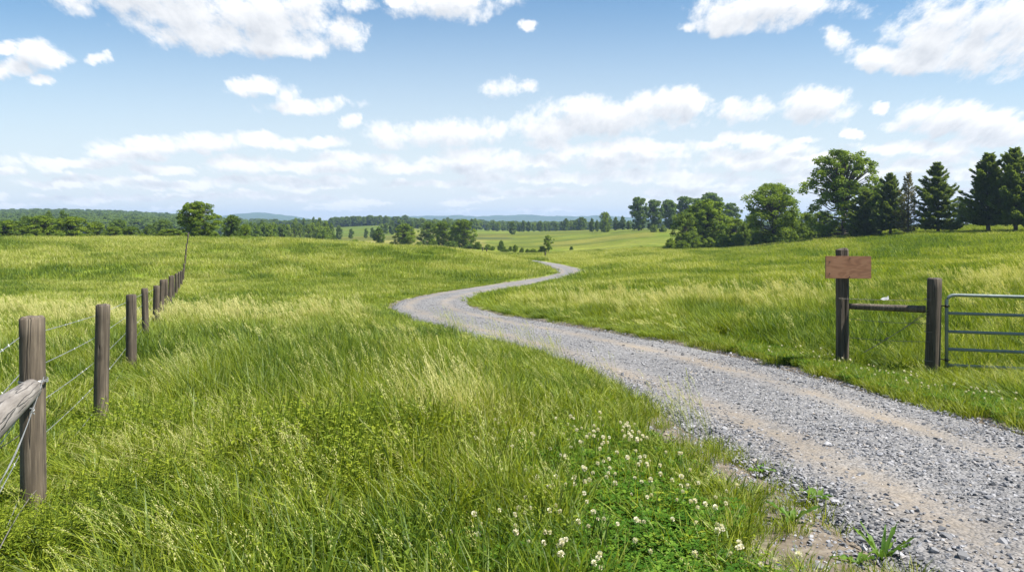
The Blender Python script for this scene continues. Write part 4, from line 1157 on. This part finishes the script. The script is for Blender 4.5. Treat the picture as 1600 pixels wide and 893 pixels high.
for px, d, top, w, lab in ((1048, 188, 372, 26, 'leftmost shrub at the foot of the near hedgerow clump'), (1066, 186, 375, 26, 'shrub below the rounded lighter tree'), (1086, 187, 372, 24, 'shrub at the left foot of the full bright tree'),
                      (1108, 186, 370, 30, 'shrub at the middle of the near hedgerow clump'), (1130, 184, 366, 30, 'shrub at the right of the near hedgerow clump'), (1152, 183, 364, 28, 'shrub just left of the spreading tree'),
                      (1185, 178, 362, 34, 'dark shrub under the left side of the spreading tree'), (1215, 176, 362, 34, 'dark shrub under the middle of the spreading tree')):
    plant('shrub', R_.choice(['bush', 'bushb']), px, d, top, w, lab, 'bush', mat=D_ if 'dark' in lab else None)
# grove on the hill
for px, d, top, w, lab, mt in ((998, 430, 308, 34, 'leftmost dark tree of the hilltop grove', D_), (1022, 432, 312, 32, 'second dark tree from the left of the hilltop grove', D_), (1046, 436, 312, 34, 'middle dark tree of the hilltop grove', D_),
                          (1070, 440, 307, 38, 'fourth tree of the hilltop grove, behind the rounded lighter tree', D_), (1092, 445, 310, 36, 'fifth tree of the hilltop grove', D_), (1112, 450, 301, 46, 'tallest far tree showing over the near hedgerow clump', D_),
                          (1142, 430, 317, 32, 'grey green far tree at the right end of the hilltop grove', D_)):
    plant('broadleaf_tree', 'grove', px, d, top, w, lab, group='trees of the hilltop grove', mat=mt)
for px, lab in ((1021, 'pale bush before the hilltop grove, left of two'), (1036, 'pale bush before the hilltop grove, right of two')):
    plant('bush', 'bush', px, 385, 350, 13, lab, 'bush', mat=L_)
plant('broadleaf_tree', 'round', 946, 480, 331, 22, 'round lone tree on the hill skyline left of the grove')
for px, top, w in ((925, 340, 9), (933, 343, 8), (962, 338, 11), (973, 337, 12), (982, 344, 9)):
    plant('skyline_tree', 'farb', px, 520 + px % 7, top, w, 'small dark tree on the hill skyline beside the round lone tree', group='small trees by the round lone tree', mat=D_, whole=True)
# valley clump
for kind, px, d, top, w, lab, mt in (('tallround', 592, 290, 353, 23, 'slim grey green tree left of the valley clump', D_), ('maple', 633, 290, 349, 42, 'big rounded tree at the left of the valley clump', None),
                                ('round', 670, 335, 346, 32, 'blue dark tree behind the valley clump', D_), ('maple', 693, 290, 345, 32, 'upright tree in the middle of the valley clump', None),
                                ('maple', 725, 286, 342, 40, 'tallest tree at the right of the valley clump', None), ('round', 711, 300, 350, 24, 'small tree between the two tallest of the valley clump', L_)):
    plant('broadleaf_tree', kind, px, d, top, w, lab, mat=mt)
for px, d, top, w, lab in ((505, 330, 359, 34, 'bushy clump low in the field left of the valley'), (522, 328, 366, 12, 'small bush beside the low clump'), (554, 290, 374, 26, 'flat bush in the pale field'), (566, 289, 376, 14, 'small bush by the flat bush in the pale field'),
                      (612, 288, 377, 14, 'bush at the left foot of the big rounded valley tree'), (655, 288, 377, 14, 'bush at the right foot of the big rounded valley tree'), (676, 285, 373, 18, 'bush at the foot of the middle valley tree'), (705, 280, 376, 28, 'wide bush below the valley clump'),
                      (734, 280, 381, 26, 'low bush under the tallest valley tree'), (746, 278, 377, 14, 'round bush right of the valley clump'), (762, 276, 381, 16, 'low scrub right of the valley clump'), (783, 275, 375, 14, 'upright bush alone in the valley'),
                      (790, 255, 388, 20, 'low scrub below the upright valley bush'), (805, 250, 382, 12, 'dark little bush on the valley floor'), (833, 240, 388, 16, 'flat bush left of the forked young tree'), (847, 232, 384, 14, 'bush at the left foot of the forked young tree'),
                      (668, 235, 385, 9, 'tiny bush on the near side of the valley clump'), (935, 230, 390, 9, 'tiny dark bush alone on the right valley slope')):
    plant('bush', R_.choice(['bush', 'bushb']), px, d, top, w, lab, 'bush', mat=R_.choice([None, D_]))
for px, d, top, w in ((770, 268, 384, 9), (798, 262, 384, 8), (816, 246, 386, 10), (824, 243, 388, 8), (893, 262, 384, 6), (1002, 232, 387, 7)):
    plant('bush', R_.choice(['bush', 'bushb']), px, d, top, w, 'tiny rounded bush scattered on the far pasture between the valley clump and the hedgerow', 'bush', group='scattered bushes on the far pasture', mat=R_.choice([None, D_]), whole=True)
plant('young_tree', 'youngtree', 857, 232, 367, 19, 'young forked tree standing above bushes in the valley')
# left line behind the crest
for kind, px, d, top, w, lab, mt in (
    ('maple', 310, 150, 314, 64, 'big rounded lone tree behind the end of the left fence', None), ('round', 266, 146, 357, 46, 'pale rounded bush tree left of the big lone tree', L_),
    ('maple', 362, 170, 335, 38, 'dark tree right of the big lone tree', D_), ('round', 382, 178, 350, 26, 'smaller tree at the right side of the dark tree', None),
    ('maple', 14, 170, 343, 52, 'low full tree at the left edge of the picture', None), ('maple', 63, 175, 336, 58, 'broad mid green tree near the left edge', None), ('round', 113, 172, 338, 62, 'broad rounded tree, right of the broad mid green one', None),
    ('round', 148, 180, 346, 40, 'lighter rounded tree right of the two broad left trees', L_), ('round', 176, 165, 353, 36, 'low light rounded tree in the left line', L_), ('round', 205, 168, 353, 32, 'small dark rounded tree in the left line', D_),
    ('tallround', 76, 235, 327, 26, 'tall dark tree top showing behind the broad mid green tree', D_), ('tallround', 99, 240, 326, 24, 'tall dark tree top left of the broad rounded tree', D_), ('round', 186, 260, 343, 44, 'grey green tree behind the low light tree', D_),
    ('tallround', 232, 200, 349, 22, 'narrow tree between the small dark tree and the pale bush tree', D_), ('round', 255, 280, 343, 42, 'dull far tree behind the pale bush tree', D_), ('round', 40, 230, 337, 34, 'dark tree filling the gap between the two left edge trees', D_)):
    plant('broadleaf_tree', kind, px, d, top, w, lab, mat=mt)
for px, top, w, lab in ((336, 362, 20, 'bush at the right foot of the big lone tree'), (290, 362, 20, 'bush at the left foot of the big lone tree'), (92, 362, 26, 'bush under the broad left trees'), (45, 364, 26, 'bright bush before the broad left trees'), (130, 364, 24, 'small bush in front of the lighter tree'), (222, 364, 20, 'low bush by the small dark tree')):
    plant('bush', R_.choice(['bush', 'bushb']), px, 142, top, w, lab, 'bush', mat=R_.choice([None, L_]))
# rows of far trees: nothing tells their members apart
def row(px0, px1, step, d, t0, t1, w, label, group, mat=D_, kinds=('fara', 'farb', 'farc')):
    px = px0
    while px < px1:
        plant('far_tree', R_.choice(kinds), px, d * R_.uniform(.95, 1.06), R_.uniform(t0, t1), w * R_.uniform(.75, 1.3), label, group=group, mat=R_.choice([mat, mat, M_LEAF]), whole=True)
        px += step * R_.uniform(.6, 1.4)
row(392, 452, 11, 300, 346, 353, 20, 'dark green tree in the far row right of the big lone tree', 'far row right of the lone tree')
row(385, 520, 9, 430, 345, 350, 16, 'dull green tree in the far row left of the pale fields', 'far row left of the pale fields')
row(462, 512, 11, 640, 338, 345, 11, 'dark tree standing above the far row left of the wood', 'taller trees left of the far wood')
row(500, 512, 10, 380, 351, 353, 26, 'leafy tree at the left edge of the pale fields', 'leafy trees by the pale fields', None)
for px, top, w, lab in ((530, 352, 14, 'round dark tree at the left of the bright far field'), (549, 357, 10, 'low dark tree second in the bright far field'), (572, 356.5, 8, 'small dark tree third in the bright far field'), (582, 355, 9, 'small dark tree last in the bright far field')):
    plant('field_tree', 'fara', px, 520, top, w, lab, mat=D_, whole=True)
row(598, 650, 9, 620, 341, 350, 12, 'dark tree in the far row behind the slim tree', 'far row behind the slim tree')
row(642, 745, 8, 760, 341, 346, 13, 'dark tree in the far row behind the valley clump', 'far row behind the valley clump')
row(742, 800, 9, 800, 345, 350, 11, 'dull tree in the far row right of the valley clump', 'far row right of the valley clump')
plant('skyline_tree', 'fara', 801, 570, 345, 15, 'isolated dark round tree on the skyline right of the valley clump', mat=D_, whole=True)
row(812, 925, 8, 720, 344, 349, 11, 'dull tree in the far row along the hill skyline', 'far row along the hill skyline')
for px, top, w, lab in ((884, 341, 11, 'dark tree rising above the skyline row, left of two'), (908, 339, 21, 'broad dark tree rising above the skyline row, right of two')):
    plant('skyline_tree', 'fara', px, 640, top, w, lab, mat=D_, whole=True)

# far woods as masses
def wood(name, label, P, hs, ws):
    kinds = [bpy.data.objects.new('k', pmesh(k, D_)[2]) for k in ('fara', 'farb', 'farc')]
    n = len(P); hs = np.asarray(hs); ws = np.asarray(ws)
    scatter(name, kinds, P, RNG.integers(0, 3, n), np.stack([np.zeros(n), np.zeros(n), RNG.uniform(0, 6.28, n)], 1), np.stack([ws / 8, ws / 8, hs / 10], 1), RNG.random(n), label, 'woodland')
def area_pts(px0, px1, d0, d1, n):
    d = RNG.uniform(d0, d1, n); px = RNG.uniform(px0, px1, n)
    x = (px - CX) * d / F; return x, d
x, y = area_pts(-160, 330, 620, 1800, 2600)
wood('forest', 'blue green woodland covering the far hill on the left', np.stack([x, y, CZ - drop(x, y) - .5], 1), RNG.uniform(9, 15, len(x)), RNG.uniform(12, 22, len(x)))
x, y = area_pts(518, 606, 900, 960, 130)
wood('distant_wood', 'dark wood on the rise beyond the bright far field', np.stack([x, y, CZ - drop(x, y)], 1), RNG.uniform(9.5, 12, len(x)), RNG.uniform(6, 9, len(x)))
x, y = area_pts(330, 1320, 950, 2600, 1700)
wood('distant_woodland', 'low hazy woodland filling the plain below the blue hills', np.stack([x, y, CZ - drop(x, y)], 1), RNG.uniform(8, 13, len(x)), RNG.uniform(12, 22, len(x)))

# blue hills
def ridge(name, pts, d, depth, label):
    pxs = np.linspace(pts[0][0], pts[-1][0], 160); tops_ = np.interp(pxs, [p[0] for p in pts], [p[1] for p in pts])
    k = np.ones(9) / 9; tops_ = np.convolve(np.pad(tops_, 4, mode='edge'), k, 'valid')
    vs, fs = [], []; m = 13
    for i, (px, ty) in enumerate(zip(pxs, tops_)):
        for j in range(m):
            q = j / (m - 1); dd = d + (q - .5) * depth; hh = (HY - ty) * d / F
            prof = math.sin(math.pi * q) ** .8
            z = CZ - 14 + (hh + 14) * prof + float(fbm(np.array([px / 9.0]), np.array([q * 6.0]), 51, 4)[0] - .5) * hh * .35 * prof
            vs.append(((px - CX) * d / F, dd, z))
    for i in range(len(pxs) - 1):
        for j in range(m - 1): fs.append((i * m + j, i * m + j + 1, (i + 1) * m + j + 1, (i + 1) * m + j))
    mb = MB(); mb.add(vs, fs); o = mb.build(name, M_HILL, smooth=True); tag(o, label, kind='structure')
ridge('hills', [(310, 349), (345, 338), (375, 335), (405, 333), (430, 335), (455, 338), (480, 342), (520, 348)], 5600, 1500, 'low blue wooded hills on the horizon at left')
ridge('hills', [(540, 348), (600, 338.5), (640, 337.5), (675, 337.5), (700, 336.5), (721, 336), (752, 338.5), (784, 336.5), (830, 336), (877, 338), (934, 337), (990, 340), (1060, 343), (1130, 348)], 6000, 1600, 'long blue wooded ridge on the horizon at centre')

# ------------------------------------------------------------------ roadside weeds (each a thing)
M_DOCK = simple_ramp('dock_leaves', [(0, (0.055, 0.13, 0.018)), (1, (0.15, 0.24, 0.04))], .35)
def dock(seed, n, L0, L1, wide=.22, up=.6):
    r = random.Random(seed); ms = []
    for k in range(n):
        mb = MB(); a = k * 2.4 + r.uniform(-.4, .4); L = r.uniform(L0, L1); W = L * wide; el = r.uniform(up * .6, up * 1.4)
        d = Vector((math.cos(a), math.sin(a), 0)); s = Vector((-d.y, d.x, 0)); tn = r.uniform(.1, .8); vs, fs = [], []; m = 7
        for i in range(m):
            t = i / (m - 1); w = W * (math.sin(math.pi * (.06 + .94 * t) ** .8) if t < 1 else 0) * .5 + .002
            c = d * L * t * math.cos(el * .5) + Vector((0, 0, L * (math.sin(el) * t - .55 * t * t * (1.1 - el * .5))))
            wv = .012 * math.sin(t * 14 + k)
            vs += [c - s * w + Vector((0, 0, w * .35 + wv)), c, c + s * w + Vector((0, 0, w * .35 - wv))]
        for i in range(m - 1): fs += [(3 * i, 3 * i + 1, 3 * i + 4, 3 * i + 3), (3 * i + 1, 3 * i + 2, 3 * i + 5, 3 * i + 4)]
        mb.add(vs, fs, 0, tint=tn); ms.append(mb)
    return ms
def weed(px, py, seed, n, L0, L1, wide, up, label):
    d = 5.0
    for _ in range(30):
        x, y = at(px, d); d = (CZ - gz(x, y)) * F / (py - HY)
    x, y = at(px, d); e = empty('broadleaf_weed', (x, y, max(gz(x, y), CZ - float(drop(np.array([x]), np.array([y]))[0]) - .02)))
    tag(e, label, 'weed')
    for mb in dock(seed, n, L0, L1, wide, up): mb.build('leaf', M_DOCK, e, smooth=True)
weed(1238, 815, 1, 8, .12, .20, .26, .9, 'leafy weed on the gravel edge, left of a close pair')
weed(1278, 800, 2, 7, .09, .15, .30, .8, 'leafy weed on the gravel edge, right of a close pair')
weed(1190, 748, 3, 8, .09, .15, .24, .7, 'pale leafy weed at the upper end of the bare verge strip')
weed(1378, 884, 4, 12, .16, .26, .09, 1.2, 'upright narrow leaved weed on the gravel at the bottom edge')
weed(1340, 880, 5, 7, .09, .15, .16, .8, 'low weed left of the narrow leaved one at the bottom edge')
weed(1000, 560, 6, 6, .05, .09, .2, .9, 'tiny sprout in the middle of the lane verge')

# ------------------------------------------------------------------ haze
def haze():
    m, nt, nd, lk = newmat('haze')
    v = N(nt, 'ShaderNodeVolumePrincipled', ins={'Density': HAZE, 'Anisotropy': 0.1})
    v.inputs['Color'].default_value = (0.48, 0.66, 0.92, 1)
    o = N(nt, 'ShaderNodeOutputMaterial'); lk.new(v.outputs[0], o.inputs['Volume'])
    bm = bmesh.new(); bmesh.ops.create_cube(bm, size=1)
    for p in bm.verts: p.co = (p.co.x * 19800, p.co.y * 7700 + 3780, p.co.z * 130 + 38)
    me = bpy.data.meshes.new('haze'); bm.to_mesh(me); bm.free(); me.materials.append(m)
    ob = bpy.data.objects.new('haze', me); COL.objects.link(ob); tag(ob, 'thin blue summer haze over the far country', 'haze', kind='stuff')
HAZE = 1.5e-4
if HAZE: haze()

# ------------------------------------------------------------------ sky
SUN_EL, SUN_AZ = math.radians(56), math.radians(104)      # azimuth clockwise from the view direction (+Y)
W = bpy.data.worlds.new('World'); S.world = W; W.use_nodes = True
nt = W.node_tree; nt.nodes.clear(); lk = nt.links
sky = nt.nodes.new('ShaderNodeTexSky'); sky.sky_type = 'NISHITA'; sky.sun_disc = False
sky.sun_elevation = SUN_EL; sky.sun_rotation = SUN_AZ; sky.air_density = 1.0; sky.dust_density = 0.25; sky.ozone_density = 2.5
tc = nt.nodes.new('ShaderNodeTexCoord')
sep = nt.nodes.new('ShaderNodeSeparateXYZ'); lk.new(tc.outputs['Generated'], sep.inputs[0])
X_, Y_, Z_ = sep.outputs
yy = math_(nt, 'MAXIMUM', math_(nt, 'ABSOLUTE', Y_), 0.08)
U = math_(nt, 'DIVIDE', X_, yy); V = math_(nt, 'DIVIDE', Z_, yy)
CLOUDS = [  # px, py, half width, half height
 (215,0,125,26),(300,22,120,30),(400,30,110,36),(370,62,70,20),(470,22,65,36),(540,48,32,24),(455,76,42,13),(560,8,30,14),
 (66,86,46,24),(22,108,42,15),(60,128,34,8),(152,91,20,10),(5,75,30,10),
 (405,132,46,17),(455,140,26,16),(480,163,75,14),(545,192,15,13),
 (700,2,92,24),(725,22,45,16),(620,0,25,10),(790,139,38,14),(825,38,11,9),
 (690,206,110,22),(620,213,50,16),(745,200,60,18),(950,180,110,30),(1035,168,75,28),(1090,160,24,16),(860,196,60,24),(900,168,30,18),
 (1158,172,40,22),(1272,168,62,28),(1370,171,15,10),(1330,208,13,9),(1266,215,28,6),
 (1210,12,110,28),(1140,35,60,18),(1080,42,18,9),(1306,62,24,22),(1355,100,34,14),
 (1530,30,120,50),(1450,60,70,30),(1400,90,80,18),(1520,90,90,28),(1590,70,80,40),
 (1480,182,90,26),(1560,195,70,26),(1400,196,30,12),
 (270,225,120,13),(360,218,90,14),(470,222,70,10),(200,238,70,11),(550,246,70,11),(385,258,58,15),(120,256,110,9),(250,266,70,8),
 (1180,219,62,11),(1110,226,40,9),(1140,246,60,14),(1215,244,60,14),(1055,240,26,9),(940,244,80,20),(1010,250,60,18),(1440,229,85,13),(1420,256,55,12),(1550,222,60,9),(1300,250,40,12),
 (840,248,60,12),(730,242,50,12),(760,262,70,12),(640,262,70,9),(1080,275,90,10),(900,276,90,10),(480,282,110,8),(320,290,130,8),(140,284,120,8),(1240,282,90,8),(1500,270,90,9),(680,288,90,7),(850,300,130,7),(400,308,150,6),(150,308,130,6),(1120,300,90,7)]
_cr = random.Random(5)
for _i in range(72):
    _y = _cr.uniform(250, 332); CLOUDS.append((_cr.uniform(-60, 1660), _y, _cr.uniform(16, 62), 3.0 + (332 - _y) * .085))
for _i in range(26):
    _y = _cr.uniform(222, 300); CLOUDS.append((_cr.uniform(-60, 1660), _y, _cr.uniform(25, 70), 4 + (310 - _y) * .07))
CLOUDS += [(330,48,110,28),(430,66,80,20),(220,-20,160,30),(1560,80,110,40),(1470,100,110,18),(1180,20,90,24)]
def cloud_density(u, v, nm, amp=4.4):
    """signed cover: > 0 inside a cloud"""
    cmb = nt.nodes.new('ShaderNodeCombineXYZ'); lk.new(u, cmb.inputs[0]); lk.new(v, cmb.inputs[1])
    # noise is squeezed vertically towards the horizon like a real cloud deck
    vs = math_(nt, 'POWER', math_(nt, 'MAXIMUM', v, 0.001), 0.62)
    c2 = nt.nodes.new('ShaderNodeCombineXYZ'); lk.new(math_(nt, 'DIVIDE', u, math_(nt, 'ADD', math_(nt, 'MULTIPLY', v, 1.2), 0.5)), c2.inputs[0]); lk.new(vs, c2.inputs[1])
    wz = noise(nt, c2.outputs[0], 11.0, 6, 0.68, out='Color')
    wv = nt.nodes.new('ShaderNodeVectorMath'); wv.operation = 'MULTIPLY_ADD'
    sub = nt.nodes.new('ShaderNodeVectorMath'); sub.operation = 'SUBTRACT'; lk.new(wz, sub.inputs[0]); sub.inputs[1].default_value = (.5, .5, .5)
    lk.new(sub.outputs[0], wv.inputs[0]); wv.inputs[1].default_value = (0.06, 0.034, 0); lk.new(cmb.outputs[0], wv.inputs[2])
    acc = None
    for (px, py, a, b) in CLOUDS:
        u0, v0, au, bv = (px - CX) / F, (HY - py) / F, a * 1.08 / F, b * 1.12 / F
        m = nt.nodes.new('ShaderNodeVectorMath'); m.operation = 'MULTIPLY_ADD'
        lk.new(wv.outputs[0], m.inputs[0]); m.inputs[1].default_value = (1 / au, 1 / bv, 0); m.inputs[2].default_value = (-u0 / au, -v0 / bv, 0)
        d = nt.nodes.new('ShaderNodeVectorMath'); d.operation = 'DOT_PRODUCT'; lk.new(m.outputs[0], d.inputs[0]); lk.new(m.outputs[0], d.inputs[1])
        if acc is None: acc = d.outputs['Value']
        else: acc = math_(nt, 'SMOOTH_MIN', acc, d.outputs['Value'], 0.35)
    det = noise(nt, c2.outputs[0], 17.0, 10, 0.66)
    e = math_(nt, 'SUBTRACT', 1.0, math_(nt, 'MINIMUM', acc, 3.0))
    e = math_(nt, 'ADD', e, math_(nt, 'MULTIPLY', math_(nt, 'SUBTRACT', det, 0.5), amp))
    return e, det
e0, det = cloud_density(U, V, 'a')
e1, _ = cloud_density(math_(nt, 'ADD', U, 0.010), math_(nt, 'ADD', V, 0.018), 'b', 2.6)
cov = math_(nt, 'MULTIPLY_ADD', e0, 0.62, 0.20, clamp=True)
cov = math_(nt, 'SMOOTH_MAX', cov, 0.0, 0.05)
covs = nt.nodes.new('ShaderNodeMapRange'); covs.interpolation_type = 'SMOOTHSTEP'; lk.new(cov, covs.inputs[0]); covs.inputs[1].default_value = 0.04; covs.inputs[2].default_value = 0.78
thick = math_(nt, 'MULTIPLY', math_(nt, 'MAXIMUM', math_(nt, 'ADD', e1, -0.1), 0.0), 0.72, clamp=True)   # cloud standing between this point and the sun
cc = ramp(nt, thick, [(0.0, (1.08, 1.08, 1.08)), (0.3, (0.95, 0.96, 0.98)), (0.62, (0.81, 0.835, 0.875)), (1.0, (0.64, 0.675, 0.735))])
CLOUD_L = 8.9
SKY_TINT = (0.86, 1.13, 1.21, 1)
HORIZON = (7.5, 7.9, 8.2, 1)
cl = nt.nodes.new('ShaderNodeVectorMath'); cl.operation = 'SCALE'; lk.new(cc, cl.inputs[0]); cl.inputs['Scale'].default_value = CLOUD_L
low = nt.nodes.new('ShaderNodeMapRange'); lk.new(V, low.inputs[0]); low.inputs[1].default_value = 0.0; low.inputs[2].default_value = 0.11; low.inputs[3].default_value = 0.85; low.inputs[4].default_value = 1.0
fac = math_(nt, 'MULTIPLY', covs.outputs[0], low.outputs[0])
hz = nt.nodes.new('ShaderNodeMapRange'); hz.interpolation_type = 'SMOOTHSTEP'; lk.new(V, hz.inputs[0]); hz.inputs[1].default_value = -0.02; hz.inputs[2].default_value = 0.33; hz.inputs[3].default_value = 0.95; hz.inputs[4].default_value = 0.0
blue = mix_(nt, 1.0, sky.outputs[0], SKY_TINT, 'MULTIPLY')
clear = mix_(nt, hz.outputs[0], blue, HORIZON)
mx = mix_(nt, fac, clear, cl.outputs[0])
bg = nt.nodes.new('ShaderNodeBackground'); lk.new(mx, bg.inputs[0]); bg.inputs[1].default_value = 0.054
wo = nt.nodes.new('ShaderNodeOutputWorld'); lk.new(bg.outputs[0], wo.inputs[0])
W.cycles.sampling_method = 'MANUAL'; W.cycles.sample_map_resolution = 512

sun = bpy.data.lights.new('sun', 'SUN'); sun.energy = 5.0; sun.angle = math.radians(0.5); sun.color = (1.0, 0.955, 0.88)
so = bpy.data.objects.new('sun', sun); COL.objects.link(so)
to = Vector((math.sin(SUN_AZ) * math.cos(SUN_EL), math.cos(SUN_AZ) * math.cos(SUN_EL), math.sin(SUN_EL)))
so.rotation_euler = to.to_track_quat('Z', 'Y').to_euler()

# ------------------------------------------------------------------ camera and render
cam = bpy.data.cameras.new('camera'); co = bpy.data.objects.new('camera', cam); COL.objects.link(co)
co.location = (0, 0, CZ); co.rotation_euler = (math.pi / 2, 0, 0)
cam.sensor_width = 36; cam.lens = 36 * F / 1600; cam.shift_y = -(446.5 - HY) / 1600
cam.clip_start = .05; cam.clip_end = 30000
S.camera = co
S.view_settings.view_transform = 'Standard'; S.view_settings.look = 'None'; S.view_settings.gamma = 1; S.view_settings.exposure = 1.15
cy = S.cycles
cy.max_bounces = 8; cy.diffuse_bounces = 4; cy.glossy_bounces = 2; cy.transmission_bounces = 6; cy.transparent_max_bounces = 4; cy.volume_bounces = 0
cy.use_denoising = True
try: cy.denoiser = 'OPENIMAGEDENOISE'
except Exception: pass
cy.caustics_reflective = False; cy.caustics_refractive = False
cy.use_adaptive_sampling = True; cy.adaptive_threshold = 0.01
